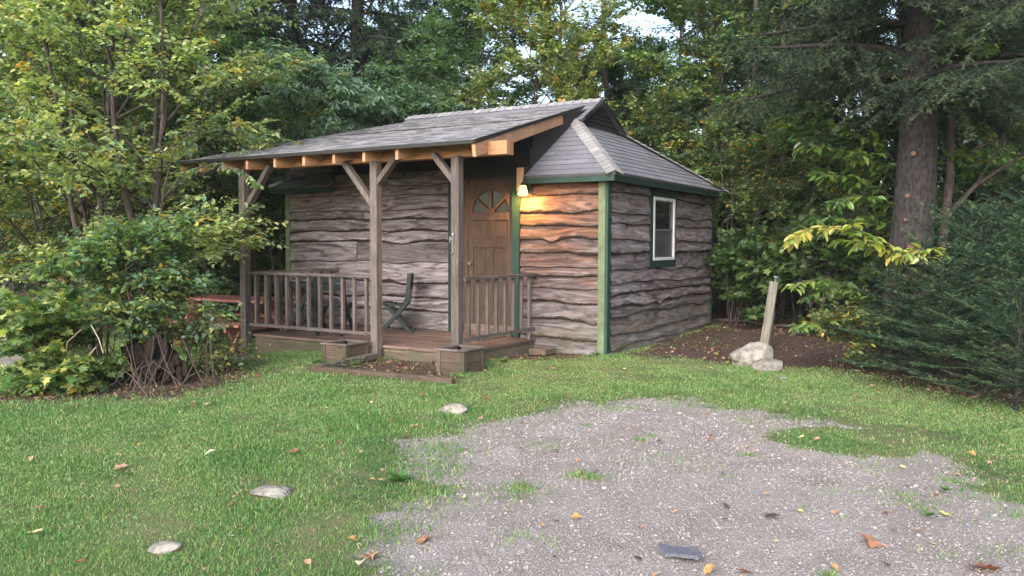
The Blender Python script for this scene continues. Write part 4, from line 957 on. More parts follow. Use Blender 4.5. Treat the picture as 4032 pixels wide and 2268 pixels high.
sp3 = conifer('fir_tree', 'slim sparse fir behind the right gable with sky showing through', 'tree', at(-3.95, 8.45), 133, 13, .08, 2.3, 56, [(SPR, 4), ((.025, .055, .03), 3)], r0=.11, droop=.35, hang=.3, lat=.26, twg=.13, twl=.24, nl=.07, nw=.015, npt=18, group=gA)
def more(src, x, y, rz, s, label, sx=1.0): return copy_tree(src, at(x, y), rz, (s * sx, s * sx, s), label, src.get('group'))
more(sp1, -14.46, 5.57, 1.1, 1.02, 'dark spruce just left of the big spruce')
more(sp2, -12.38, 6.84, 2.2, 1.0, 'spruce filling the gap between the two big spruces')
more(sp1, -9.79, 9.58, 3.3, .95, 'dusky spruce above the middle of the porch roof')
more(sp1, -16.67, 4.82, 5.0, .9, 'spruce hidden behind the yellowing trees')
more(sp2, -17.66, 3.05, 4.4, .85, 'spruce far left behind the yellowing trees')
more(sp3, -3.16, 11.27, .8, .8, 'sparse fir right of the gable under the hanging boughs')
more(sp1, -0.53, 9.94, .3, .9, 'dark spruce filling the shade behind the leaning post')
more(sp2, 1.02, 8.55, 1.6, .8, 'dark spruce left of the big fir trunk')
more(sp1, 3.37, 12.31, 2.6, .8, 'spruce in the shade right of the big fir trunk')
more(sp2, -3.09, 14.24, 2.9, .9, 'farther spruce above the cabin side wall')
more(sp3, 1.72, 13.65, 5.1, .9, 'fir directly behind the big trunk')
more(sp1, 4.81, 11.43, 5.5, .75, 'spruce at the right border of the view')
# yellow and orange tree over the ridge
broadleaf('maple_tree', 'yellow-green tree with orange tufts over the cabin ridge', 'tree', at(-3.83, 5.6), 141, 7.6, .3, 1.75, 44, 9, 8, .36, 9, .088, [((.30, .34, .12), 5), ((.17, .23, .09), 5), (OR, .35), (YE, .6), (MD, 1)], stems=2, spread=.07, r0=.05, lw=.66)
bl1 = broadleaf('beech_tree', 'airy green tree behind the porch roof against the pale sky', 'tree', at(-6.18, 5.92), 142, 7.5, .25, 2.0, 44, 9, 8, .44, 9, .095, [(BL, 5), (MD, 3), (LT, 3)], stems=2, spread=.07, r0=.06, lw=.6, group=gB)
bl2 = broadleaf('maple_tree', 'light green tree with small orange tufts right of the gable', 'tree', at(-0.78, 6.87), 143, 7.2, .15, 2.1, 44, 9, 8, .38, 9, .10, [(LT, 5), (MD, 4), (BL, 2), (YE, .2), (OR, .08), (YG, 1)], stems=3, spread=.10, r0=.05, lw=.66, group=gB)
more(bl1, -4.67, 12.1, 1.0, .8, 'green tree seen through the gap right of the gable')
more(bl2, -0.79, 12.13, 2.1, 1.1, 'green tree above the leaning post in the second row')
more(bl1, -5.59, 10.96, 2.6, 1.0, 'thin green tree closing the gap over the gable')
more(bl1, -9.48, 7.43, 2.2, 1.05, 'green tree mixed with the spruces over the porch roof')
more(bl2, -11.88, 2.46, 3.0, 1.05, 'green tree behind the yellowing trees at the left')
more(bl1, -12.73, 0.77, 4.0, 1.05, 'green tree at the upper left behind the yellowing ones')
more(bl2, 3.88, 7.94, .6, .95, 'bright green tree behind the slender trunk at the right')
more(bl1, 2.04, 18.52, 5.0, 1.1, 'green tree far behind the big fir')
# shrubs between cabin and wood on the right
PU = [(MD, 4), (LT, 3), ((.12, .14, .05), 2.5), (YE, .5), (OR, .2)]
un1 = broadleaf('understory_shrub', 'leafy shrub with yellowing tips right behind the cabin corner', 'shrub', at(0.19, 4.88), 151, 3.5, .12, 1.15, 24, 6, 5, .3, 7, .085, PU, stems=3, spread=.14, r0=.022, lw=.62, group=gC)
un2 = broadleaf('understory_shrub', 'low maple-leaved shrub in the shade by the cabin corner', 'shrub', at(0.43, 3.97), 152, 1.35, .1, .7, 18, 6, 5, .22, 6, .10, [(MD, 4), (LT, 3), (DK, 2)], stems=4, spread=.25, r0=.01, lw=.95, tmpl=(MAPLE_V, MAPLE_F), group=gC)
more(un1, -1.08, 5.86, 2.0, 1.15, 'tall shrub with yellow tips above the cabin eave')
more(un1, 1.07, 5.76, 3.5, .9, 'leafy shrub behind the leaning post')
more(un1, 1.98, 4.68, 5.2, .75, 'green shrub left of the big trunk foot')
more(un2, 1.77, 3.85, 1.0, 1.1, 'low shrub right of the leaning post')
more(un1, -7.9, 1.25, 4.2, .9, 'shrub seen left of the first porch post')
more(un1, -2.26, 6.55, .5, .85, 'shrub just behind the roof slope at the gable')
more(un2, 0.72, 5.79, 3.0, 1.3, 'low shrub in the deep shade beyond the post')
more(un1, -10.13, -1.74, 1.2, .8, 'shrub at the far left edge of the wood')
more(un1, -8.88, -0.74, 2.9, .8, 'shrub under the yellowing trees at the left')
# slim trunks in the shade
rs = random.Random(4)
trk = MB().tube([(0, 0, -.1), (.03, .02, 2.5), (-.04, 0, 5), (.05, .02, 9)], [.085, .07, .06, .03], 9)
def bare(x, y, s, label, m='bark'):
    r = empty('bare_trunk', at(x, y)); tag(r, label, 'tree', 'bare trunks standing in the wood'); 
    o = trk.build('trunk', M[m], r, smooth=True); r.scale = (s, s, 1); r.rotation_euler = (R(rs.uniform(-3, 3)), R(rs.uniform(-3, 3)), rs.uniform(0, 6))
    for i in range(6):
        z = rs.uniform(1.2, 5); a = rs.uniform(0, TAU); MB().tube([(0, 0, z), (.6 * math.cos(a), .6 * math.sin(a), z + rs.uniform(-.1, .35))], [.012, .004], 4).build('dead_twig', M['twig'], r)
bare(-9.28, 1.7, 1.0, 'dark trunk left of the first porch post'); bare(0.63, 6.32, .75, 'grey slim trunk rising behind the yellow branch')
bare(-0.17, 7.24, .8, 'thin dark trunk left of the bright lawn gap'); bare(1.76, 7.24, 1.5, 'thick dark trunk in the shade left of the big fir')
bare(-0.83, 7.42, .7, 'thin dark trunk by the cabin corner')

# --- right: the big fir with its drooping boughs
fl = at(3.18, 2.36)
bf = conifer('big_fir_tree', 'big rough-barked fir with sawn-off branch scars on its trunk', 'tree', fl, 161, 13, .245, 2.9, 132, [(SPR, 3), (SPR2, 3.5), ((.03, .055, .035), 2)], r0=.30, droop=.36, hang=.6, lat=.13, twg=.07, twl=.20, nl=.045, nw=.011, npt=28, asc=.15)
for i, (a, z, r_) in enumerate(((-1.95, 2.52, .030), (-2.15, 2.0, .026), (-2.2, 1.70, .020), (-1.95, 1.36, .038), (-2.3, 1.10, .038), (-2.1, 2.95, .03))):
    rr = .30 * (1 - .93 * (z / 13) ** .9); c_, s_ = math.cos(a + .45), math.sin(a + .45)
    o = MB().tube([(c_ * (rr - .03), s_ * (rr - .03), z), (c_ * (rr + .022), s_ * (rr + .022), z)], [r_ * 1.15, r_], 12).build('branch_scar', M['cutwood'], bf)
# slender tree beside it
P2 = [(LT, 4), (MD, 4), (YG, 1.5)]
sl_ = broadleaf('slender_tree', 'slender dark tree with a long rising branch right of the fir trunk', 'tree', at(3.5, 3.03), 162, 8.0, .30, 2.1, 26, 6, 5, .3, 7, .13, P2, r0=.085, lw=.42, lean=(.2, .1), asc=.5)
q = MB(); q.tube([(.0, 0, 1.7), (.35, .1, 2.15), (.75, .25, 2.45), (1.3, .4, 2.9)], [.035, .028, .02, .01], 6).tube([(.35, .1, 2.15), (.6, -.2, 2.6), (.9, -.4, 3.3)], [.02, .014, .006], 5); q.build('branch', M['bark'], sl_)
# young firs
PF = [((.036, .072, .038), 4), ((.022, .044, .028), 4), ((.105, .16, .075), 2.2), ((.09, .06, .035), .3)]
yf1 = conifer('young_fir', 'young fir with soft blue-green boughs right of the boulders', 'tree', at(3.91, 0.82), 171, 1.75, .02, 1.25, 36, PF, r0=.035, droop=.25, hang=.05, lat=.12, twg=.075, twl=.13, nl=.025, nw=.0070, npt=44, fwd=.42, asc=.38, group='young firs at the right border')
yf2 = conifer('young_fir', 'young fir whose lower boughs sweep over the lawn at the right border', 'tree', at(4.5, -0.22), 172, 1.8, .02, 1.35, 38, PF, r0=.04, droop=.3, hang=.05, lat=.12, twg=.075, twl=.13, nl=.025, nw=.0070, npt=44, fwd=.42, asc=.32, group='young firs at the right border')
more(yf1, 3.27, 0.55, 2.0, .68, 'smallest young fir at the foot of the big fir trunk')
more(yf1, 4.37, -1.24, 3.0, .60, 'young fir nearest the camera at the right border')
more(yf2, 3.78, -0.31, 1.0, .66, 'young fir with low boughs over the edge of the lawn')
more(yf2, 4.26, 4.08, 4.0, 1.25, 'taller pale young fir behind the slender tree')
# beech sapling: long flat branches of yellowing leaves
def spray(name, label, cat, loc, branches, seed, pal, ls, mat='leaf_shiny', lw=.46, stem=None, group=None, tw=.22, lpt=6, droop=.45):
    rng = np.random.RandomState(seed); rnd = random.Random(seed); root = empty(name, loc); tag(root, label, cat, group)
    wd = MB(); T0, TD, TL = [], [], []
    if stem: wd.tube(stem, [.022, .018, .012][:len(stem)], 6)
    for pts in branches:
        pts = [Vector(p) for p in pts]; wd.tube(pts, [.011 * (1 - .8 * i / (len(pts) - 1)) for i in range(len(pts))], 5)
        L = sum((b - a).length for a, b in zip(pts, pts[1:])); n = max(3, int(L / .085)); m = len(pts) - 1
        for i in range(n):
            f = (.15 + .85 * (i + rnd.random()) / n) * m; k = min(int(f), m - 1); p = pts[k].lerp(pts[k + 1], f - k); tg = (pts[k + 1] - pts[k]).normalized()
            dd = rotz(tg, (1 if i % 2 else -1) * rnd.uniform(.35, .95)); dd.z += rnd.uniform(-.25, .15); T0.append(p); TD.append(dd.normalized()); TL.append(tw * rnd.uniform(.5, 1.2) * (1.15 - .6 * i / n))
    T0 = np.array(T0); TD = np.array(TD); TL = np.array(TL); v, lo, le, c = leaves_on(rng, T0, TD, TL, lpt, ls, pal, lw, droop, nrand=.3)
    mesh_np('leaves', v, lo, le, M[mat], root, c)
    sv = stamp(STICK_V, STICK_F, T0, TD, np.tile([0, 0, 1.0], (len(T0), 1)), TL, .004)
    V0 = np.array(wd.V); v, lo, le, c = merge([(V0, np.array([i for f in wd.F for i in f]), np.array([len(f) for f in wd.F]), np.ones((len(V0), 3))), (*sv, np.ones((len(sv[0]), 3)))])
    mesh_np('branches', v, lo, le, M['bark'], root, c); return root
# frame turned so that local -x runs to the left of the view
def turned(r): r.rotation_euler = (0, 0, .5457); return r
turned(spray('beech_sapling', 'beech sapling with yellow and pale green leaves reaching left past the fir trunk', 'sapling', at(3.4, 0.51), [
    [(0, 0, 1.0), (-.35, -.1, 1.40), (-.8, -.2, 1.60), (-1.25, -.3, 1.56), (-1.42, -.32, 1.48)],
    [(0, 0, .9), (-.2, -.1, 1.25), (-.5, -.15, 1.42), (-.85, -.2, 1.44)],
    [(0, 0, 1.1), (.1, -.2, 1.3), (-.1, -.35, 1.36), (-.35, -.45, 1.30)]],
    181, [((.30, .32, .06), 4), ((.36, .30, .07), 2.5), ((.16, .24, .05), 3), (OR, .25)], .135, stem=[(0, 0, -.05), (.02, 0, .6), (0, 0, 1.15)]))
turned(spray('beech_sapling', 'low green beech twigs hanging beside the leaning post', 'sapling', at(3.09, 0.79), [
    [(0, 0, .5), (-.3, -.1, .85), (-.7, -.15, 1.02), (-1.12, -.2, .98)], [(0, 0, .5), (-.2, .1, .75), (-.55, .1, .90), (-.85, .1, .82)],
    [(0, 0, .2), (-.35, -.1, .48), (-.75, -.2, .58), (-1.12, -.25, .50)], [(0, 0, .2), (-.3, .1, .38), (-.6, .1, .36)], [(0, 0, .6), (.2, -.1, .9), (.35, -.2, 1.0)]],
    182, [((.12, .20, .05), 4), ((.20, .26, .06), 3), (MD, 2)], .115, stem=[(0, 0, -.05), (.02, 0, .4), (0, 0, .85)]))
turned(spray('beech_sapling', 'tall beech sapling with layered bright green leaves around the fir trunk', 'sapling', at(3.03, 3.1), [
    [(0, 0, 2.0), (-.4, -.1, 2.45), (-.95, -.2, 2.62), (-1.5, -.3, 2.70), (-1.72, -.3, 2.95)], [(0, 0, 1.9), (-.35, .1, 2.15), (-.8, .1, 2.28), (-1.15, .1, 2.35)], [(0, 0, 1.7), (-.4, -.2, 1.95), (-.8, -.3, 2.03), (-1.1, -.35, 1.95)],
    [(0, 0, 2.3), (-.3, .1, 2.7), (-.9, .1, 3.0), (-1.35, 0, 3.1), (-1.55, 0, 3.3)], [(0, 0, 1.4), (-.4, -.1, 1.65), (-.9, -.2, 1.72), (-1.3, -.2, 1.70)], [(0, 0, 2.2), (.3, -.2, 2.5), (.6, -.3, 2.6)]],
    183, [((.11, .19, .045), 4), ((.17, .24, .05), 3), (MD, 2.5)], .155, stem=[(0, 0, -.05), (.03, 0, 1.2), (0, 0, 2.4)], tw=.32, lpt=8))
broadleaf('shrub', 'small yellowing shrub at the edge of the lawn before the young firs', 'shrub', at(2.67, 0.3), 184, .55, .1, .4, 12, 5, 4, .16, 5, .06, [((.14, .18, .06), 4), (YE, 1), (MD, 2)], stems=3, spread=.3, r0=.006, bark='twig')
turned(spray('alder_sapling', 'thin alder shoots with round leaves hanging over the left tip of the porch roof', 'sapling', at(-4.81, -2.84), [
    [(.1, 0, 2.1), (.4, -.1, 2.40), (.8, -.15, 2.52), (1.15, -.2, 2.42), (1.3, -.2, 2.3)], [(.1, 0, 1.8), (.3, 0, 2.05), (.55, -.1, 2.12)],
    [(.1, 0, 2.2), (.2, .1, 2.7), (.55, .1, 3.0), (.85, .1, 3.15)], [(0, 0, 1.9), (-.2, -.1, 2.3), (-.3, -.1, 2.7)]],
    191, [((.26, .34, .14), 4), (BL, 3), (LT, 3), (YE, .5)], .07, mat='leaf', lw=.66, stem=[(-.1, 0, -.1), (-.05, 0, 1.0), (.1, 0, 2.2)], tw=.24, lpt=7))
more(sp3, -7.51, 12.72, 3.0, 1.0, 'faint fir behind the yellow-green tree')
more(bl1, -3.78, 9.72, 1.9, .92, 'airy green tree in the bright gap just right of the gable')
# roots on the bare soil
for x_, y_, a, l, s_, lb in ((0.22, 4.78, .3, 1.0, .03, 'dark root lying across the soil behind the post'), (1.33, 4.28, .1, .9, .025, 'dark root on the soil right of the post'), (1.75, 3.37, .9, .7, .02, 'short dark root before the shrubs')):
    q = MB(); q.tube([(-l / 2, 0, 0), (-l / 4, .06, .03), (0, -.03, .035), (l / 4, .05, .02), (l / 2, 0, -.01)], [s_ * .6, s_, s_, s_ * .8, s_ * .4], 7)
    o = q.build('exposed_root', M['bark'], None, True); o.location = at(x_, y_); o.rotation_euler = (0, 0, a); tag(o, lb, 'root', 'roots on the bare soil')

# --- far wood that closes the clearing, one mass of leaves and trunks with gaps
rng = np.random.RandomState(77); n = 150000
def woodmass(n, rng, lrange, drange, hmax, ls, pal, dens):
    l = rng.uniform(*lrange, n * 3); d = rng.uniform(*drange, n * 3); z = rng.random(n * 3) ** 1.25
    top = hmax * (1 + .22 * np.sin(l * .7) + .16 * np.sin(l * 1.9 + 2)); z = z * top
    keep = (np.sin(l * 2.1 + 3 * np.sin(z * .8)) + np.sin(z * 2.3 + l * .7) + np.sin(d * 1.7 + l) + rng.normal(0, .6, n * 3)) > dens
    gap = (np.abs(l - .2655 * d) < .42 * d / 26) & (z < 2.6); keep &= ~gap
    l, d, z = l[keep][:n], d[keep][:n], z[keep][:n]; m = len(l)
    x = 4.3152 + .8547 * l - .5190 * d; y = -9.3464 + .5192 * l + .8548 * d
    Pp = np.stack([x, y, z + gh(x, y)], 1); v, lo, le = stamp(LEAF_V, LEAF_F, Pp, rng.normal(0, 1, (m, 3)) - [0, 0, .5], np.array([0, 0, 1.]) + rng.normal(0, .6, (m, 3)), ls * rng.uniform(.6, 1.4, m), ls * .62)
    return v, lo, le, np.repeat(pal_pick(rng, pal, m) * rng.uniform(.6, 1.3, (m, 1)), 6, 0)
v, lo, le, c = woodmass(n, rng, (-26, 22), (25, 32), 4.4, .20, [(DK, 4), (MD, 4), (BL, 2), (LT, 1)], -.5)
o = mesh_np('distant_wood', v, lo, le, M['leaf'], None, c); tag(o, 'dense far wood closing the clearing behind the cabin', 'wood', kind='stuff')
# thin pale volume that veils the trees
t = bpy.data.materials.new('air'); t.use_nodes = True; nt_ = t.node_tree; nt_.nodes.clear()
o_ = nt_.nodes.new('ShaderNodeOutputMaterial'); pv_ = nt_.nodes.new('ShaderNodeVolumePrincipled'); pv_.inputs['Color'].default_value = (.86, .92, 1, 1); pv_.inputs['Density'].default_value = .0005
nt_.links.new(pv_.outputs[0], o_.inputs['Volume'])
hz = MB().box((-45, -14, -1.6), (40, 45, 18)).build('haze', t); tag(hz, 'thin pale air between the trees', 'haze', kind='stuff')

# ------------------------------------------------------------------ grass, pebbles, litter, fallen leaves
def surf(x, y, g, s): return gh(x, y) - .012 * S(g * 6) - .01 * S(s * 5) + .004 * wob(x * 3, y * 3, 6)
def scatter(rng, n, d0, d1, power=1.0, half=.95):
    u = rng.random(n); d = (d0 ** (2 - power) + u * (d1 ** (2 - power) - d0 ** (2 - power))) ** (1 / (2 - power)); l = rng.uniform(-half, half, n) * d
    x = 4.3152 + .8547 * l - .5190 * d; y = -9.3464 + .5192 * l + .8548 * d
    g, s = zones(x, y); free = ~((x > xd0 - .02) & (x < xd1 + .02) & (y > -PD - .02) & (y < .5)) & ~((x > -5.5) & (x < 0) & (y > -.02) & (y < 4.1))
    for cx_, cy_, r_ in ((-2.42, -2.04, .24), (-.80, -1.985, .24), (.83, -6.16, .13), (1.07, -7.02, .075), (.42, -3.84, .10), (1.76, .22, .22), (2.03, -.12, .15)): free &= np.hypot(x - cx_, y - cy_) > r_ 
    return x, y, d, g, s, free
rng = np.random.RandomState(31)
parts = []
def blades(x, y, z, d, hgt, cpal, lean=.55):
    n = len(x); P_ = np.stack([x, y, z], 1); D = np.stack([rng.normal(0, lean, n), rng.normal(0, lean, n), np.ones(n)], 1)
    L = hgt * rng.uniform(.5, 1.35, n); W = np.clip(.0011 * d, .0035, .012) * rng.uniform(.7, 1.3, n)
    v, lo, le = stamp(BLADE_V, BLADE_F, P_, D, rng.normal(0, 1, (n, 3)) * [1, 1, .1], L, W)
    parts.append((v, lo, le, np.repeat(cpal * rng.uniform(.75, 1.25, (n, 1)), 5, 0)))
GG = np.array([(.085, .19, .052), (.14, .25, .075), (.23, .305, .11), (.37, .33, .18)])
x, y, d, g, s, free = scatter(rng, 1250000, 2.5, 13.5, 1.0)
worn = np.zeros(len(x))
for a_, b_, r_, q_ in ((1.05, -5.75, .28, .22), (.62, -6.05, .22, .12), (.75, -6.85, .30, .14), (1.45, -6.5, .22, .3), (.35, -4.1, .20, .12), (-.35, -3.2, .35, .14), (3.05, -1.95, .45, .16), (3.9, -2.7, .4, .18), (2.2, -1.3, .5, .12), (-.9, -4.9, .3, .12), (-.2, -5.1, .22, .10), (1.2, -1.2, .5, .14), (4.3, -3.6, .25, .18), (-1.9, -3.6, .3, .1)):
    worn = np.maximum(worn, np.exp(-((x - a_) / r_) ** 2 - ((y - b_) / q_) ** 2) + .12 * wob(x, y, 12) * (np.hypot((x - a_) / r_, (y - b_) / q_) < 2))
edge = np.maximum(g, s) + rng.normal(0, .12, len(x)) * (1 + rng.random(len(x))); nz = .65 * wob(x, y, 1.7) + .6 * wob(y, x, 5.5); nz2 = .7 * wob(y, x, 3.1) + .6 * wob(x, y, 9)
bald = ((nz2 > .75) & (rng.random(len(x)) < .75)) | (rng.random(len(x)) < .80 * S((edge + .75) / .75)) | (rng.random(len(x)) < .85 * worn)
k = (edge < .0) & free & ~bald & (rng.random(len(x)) < .85 - .25 * (nz > .8))
x, y, d, g, s, nz, nz2 = (a[k] for a in (x, y, d, g, s, nz, nz2))
w4 = np.stack([1.0 + .9 * nz, 1.2 - .2 * nz, .75 - .75 * nz + .3 * nz2, .28 - .2 * nz + .30 * (nz2 > .5)], 1).clip(.04, None); w4 /= w4.sum(1, keepdims=True)
ci = (rng.random(len(x))[:, None] > np.cumsum(w4, 1)).sum(1).clip(0, 3)
blades(x, y, surf(x, y, g, s) - .004, d, .025 + .017 * nz.clip(-1, 1.3), GG[ci])
# tufts on the gravel and along its edge
cx_, cy_, d, g, s, free = scatter(rng, 700, 2.9, 8.0, 1.0)
k = (g > .02) & free & (rng.random(len(g)) < np.exp(-g * 1.6) * .55 + .06); cx_, cy_ = cx_[k], cy_[k]
T = np.repeat(np.arange(len(cx_)), rng.randint(10, 130, len(cx_))); rad = rng.uniform(.02, .13, len(cx_))[T]
x = cx_[T] + rng.normal(0, 1, len(T)) * rad; y = cy_[T] + rng.normal(0, 1, len(T)) * rad * .8; g, s = zones(x, y)
blades(x, y, surf(x, y, g, s) - .003, np.full(len(x), 4.5), .03, GG[rng.choice(4, len(T), p=[.3, .38, .22, .10])], .8)
# longer tufts left uncut round stones, posts and the cabin foot
Q = [(.42, -3.98, .08), (1.76, .10, .28), (2.05, -.22, .22), (-3.66, -2.62, .28), (-2.22, -1.8, .10), (-.62, -2.2, .12), (-2.6, -2.25, .12), (1.58, -5.75, .22), (1.30, -5.25, .2), (1.95, -5.35, .12), (2.15, -4.9, .10), (1.05, -4.9, .2), (1.75, -6.3, .18)] + [(.05 + .01 * i, -.12 + .03 * i, .10) for i in range(8)] + [(-4.5 + .22 * i, -1.78, .08) for i in range(10)]
cnt_ = [int(900 * q_[2] ** .6 * (.35 if i > 14 else 1)) for i, q_ in enumerate(Q)]; T = np.repeat(np.arange(len(Q)), cnt_); Qa = np.array(Q)
x = Qa[T, 0] + rng.normal(0, .6, len(T)) * Qa[T, 2]; y = Qa[T, 1] + rng.normal(0, .6, len(T)) * Qa[T, 2]; g, s = zones(x, y)
blades(x, y, surf(x, y, g, s) - .003, np.full(len(x), 5.), .042, GG[rng.choice(4, len(T), p=[.42, .35, .15, .08])], .5)
# sparse grass on soil near the lawn
x, y, d, g, s, free = scatter(rng, 120000, 6, 15, 1.0); k = (s > -.05) & free & (g < 0) & (rng.random(len(x)) < np.exp(-np.abs(s) * 3.0) * .5 * (wob(x * 3, y * 3, 1.2) > -.2))
x, y, d, g, s = (a[k] for a in (x, y, d, g, s)); blades(x, y, surf(x, y, g, s) - .003, d, .035, GG[rng.choice(4, len(x), p=[.45, .3, .15, .10])], .8)
v, lo, le, c = merge(parts)
o = mesh_np('grass', v, lo, le, M['grass'], None, c); tag(o, 'short mown grass of the lawn with thin tufts straying onto the gravel', 'grass', kind='stuff')
# clover and plantain leaves in the lawn
x, y, d, g, s, free = scatter(rng, 60000, 2.9, 12, 1.0); k = (np.maximum(g, s) < .12) & free & ((wob(x * 4, y * 4, 1.6) > .45) | (rng.random(len(x)) < .05)) ; x, y, d, g, s = (a[k] for a in (x, y, d, g, s)); n = len(x)
v, lo, le = stamp(LEAF_V, LEAF_F, np.stack([x, y, surf(x, y, g, s) + rng.uniform(.008, .028, n)], 1), np.concatenate([rng.normal(0, 1, (n, 2)), rng.uniform(-.1, .5, (n, 1))], 1), np.tile([0, 0, 1.], (n, 1)) + rng.normal(0, .3, (n, 3)), rng.uniform(.014, .032, n), .017)
o = mesh_np('ground_weeds', v, lo, le, M['leaf'], None, np.repeat(np.array([(.07, .15, .05), (.10, .19, .07), (.05, .12, .045)])[rng.choice(3, n)] * rng.uniform(.8, 1.2, (n, 1)), 6, 0)); tag(o, 'clover and other low weeds mixed into the lawn', 'weeds', kind='stuff')
# pebbles
x, y, d, g, s, free = scatter(rng, 235000, 2.5, 8.6, 1.25); k = (g + rng.normal(0, .05, len(x)) > .0) & free & ((wob(x * 3, y * .7, 1.5) > -.1) | (rng.random(len(x)) < .35)); x, y, d, g, s = (a[k] for a in (x, y, d, g, s)); n = len(x)
sz = np.exp(rng.normal(math.log(.0046), .48, n)).clip(.0022, .020) * np.clip(d / 5, .85, 1.5)
a = rng.uniform(0, TAU, n); v, lo, le = stamp(PEB_V, PEB_F, np.stack([x, y, surf(x, y, g, s) + sz * .15], 1), np.stack([np.cos(a), np.sin(a), rng.normal(0, .1, n)], 1), np.tile([0, 0, 1.], (n, 1)) + rng.normal(0, .15, (n, 3)), sz, sz * rng.uniform(.6, 1, n))
pc = np.array([(.29, .26, .24), (.235, .207, .19), (.25, .218, .195), (.35, .325, .305), (.215, .215, .22), (.14, .12, .108), (.28, .225, .195)])[rng.choice(7, n, p=[.32, .21, .22, .035, .07, .115, .03])]
o = mesh_np('gravel', v, lo, le, M['pebble'], None, np.repeat(pc * rng.uniform(.8, 1.2, (n, 1)), 7, 0)); tag(o, 'loose grey and tan gravel pebbles on the parking place', 'gravel', kind='stuff')
# brown litter on soil
LB = [((.16, .085, .05), 4), ((.09, .05, .035), 4), ((.28, .18, .11), 3), ((.34, .25, .16), 1.3), ((.30, .22, .06), .5), ((.20, .08, .05), 1)]
x, y, d, g, s, free = scatter(rng, 60000, 5, 19, .9); k = (s + rng.normal(0, .08, len(x)) > .03) & free & ((wob(x * 2, y * 2, 1.6) > -.3) | (rng.random(len(x)) < .4)); x, y, d, g, s = (a[k] for a in (x, y, d, g, s)); n = len(x)
v, lo, le = stamp(MAPLE_V, MAPLE_F, np.stack([x, y, surf(x, y, g, s) + rng.uniform(.003, .018, n)], 1), np.concatenate([rng.normal(0, 1, (n, 2)), rng.normal(0, .3, (n, 1))], 1), np.tile([0, 0, 1.], (n, 1)) + rng.normal(0, .35, (n, 3)), rng.uniform(.02, .055, n), rng.uniform(.015, .045, n))
o = mesh_np('leaf_litter', v, lo, le, M['dryleaf'], None, np.repeat(pal_pick(rng, LB, n) * rng.uniform(.6, 1.2, (n, 1)), 10, 0)); tag(o, 'brown fallen leaves and bits covering the bare soil under the trees', 'leaf litter', kind='stuff')
# low green plants on the wood floor
x, y, d, g, s, free = scatter(rng, 60000, 8, 19, .9); k = (s > .1) & free & (wob(x * 1.5, y * 1.5, 1.9) > .35 - .5 * S((d - 12.5) / 2)); x, y, d, g, s = (a[k] for a in (x, y, d, g, s)); n = len(x)
v, lo, le = stamp(LEAF_V, LEAF_F, np.stack([x, y, surf(x, y, g, s) + rng.uniform(.01, .10, n)], 1), np.concatenate([rng.normal(0, 1, (n, 2)), rng.normal(.1, .3, (n, 1))], 1), np.tile([0, 0, 1.], (n, 1)) + rng.normal(0, .3, (n, 3)), rng.uniform(.03, .07, n), .03)
o = mesh_np('ground_cover', v, lo, le, M['leaf'], None, np.repeat(pal_pick(rng, [((.05, .10, .03), 4), ((.09, .15, .04), 3), ((.25, .22, .06), .6)], n) * rng.uniform(.7, 1.2, (n, 1)), 6, 0)); tag(o, 'low green seedlings spread over the shaded wood floor', 'ground cover', kind='stuff')

# single fallen leaves
def dry_leaf(maple, cval, seed, size):
    rg = np.random.RandomState(seed)
    if maple:
        tv = []; n = 22
        for i in range(n):
            a_ = TAU * i / n; r_ = .5 * (.62 + .38 * abs(math.cos(2.5 * a_))) * (1 + .12 * rg.normal()); tv.append((r_ * math.cos(a_), r_ * math.sin(a_), .10 * math.sin(3 * a_ + seed) + .05 * rg.normal()))
        tv.append((0, 0, 0)); tf = [(i, (i + 1) % n, n) for i in range(n)]
    else:
        tv = []; n = 9; tf = []
        for i in range(n):
            t_ = i / (n - 1); w_ = .30 * math.sin(math.pi * t_ ** .8) ** .8 + .004; cz = .12 * math.sin(t_ * 3 + seed)
            tv += [(t_ - .5, -w_, cz + .10 * w_ / .3 * (1 + .4 * rg.normal())), (t_ - .5, 0, cz), (t_ - .5, w_, cz + .10 * w_ / .3 * (1 + .4 * rg.normal()))]
        for i in range(n - 1):
            for j in (0, 1): a_ = i * 3 + j; tf.append((a_, a_ + 3, a_ + 4, a_ + 1))
    V_ = np.array(tv) * size; c_ = np.array(cval)[None] * rg.uniform(.8, 1.15, (len(V_), 1))
    return V_, tf, c_
KINDS = [(0, (.36, .23, .15), 'tan', 1), (0, (.24, .10, .06), 'brown', 2), (0, (.45, .40, .18), 'pale yellow', 3), (1, (.36, .22, .14), 'tan', 4), (0, (.09, .05, .04), 'dark', 5), (0, (.42, .23, .09), 'orange', 6), (0, (.50, .45, .33), 'whitish', 7), (1, (.36, .17, .10), 'russet', 8)]
protos = []
for mp, cv, nm_, sd_ in KINDS:
    V_, tf, c_ = dry_leaf(mp, cv, sd_, 1.0); protos.append((V_, tf, c_))
def fallen(x, y, kind, size, label, group=None, rz=0.0, share={}):
    if kind not in share:
        V_, tf, c_ = protos[kind]; o = mesh_np('fallen_leaf', V_, [i for f in tf for i in f], [len(f) for f in tf], M['dryleaf'], None, c_); share[kind] = o
    else: o = share[kind].copy(); col.objects.link(o)
    for k_ in ('group',):
        if k_ in o: del o[k_]
    g_, s_ = zones(np.array([x]), np.array([y])); z = float(surf(np.array([x]), np.array([y]), g_, s_)[0]); lawn = float(max(g_[0], s_[0])) < 0
    o.location = (x, y, z + (.028 if lawn else .010) + size * .06); o.scale = (size, size, size); o.rotation_euler = (random.uniform(-.35, .35), random.uniform(-.35, .35), rz or random.uniform(0, TAU)); tag(o, label, 'leaf', group); return o
random.seed(12)
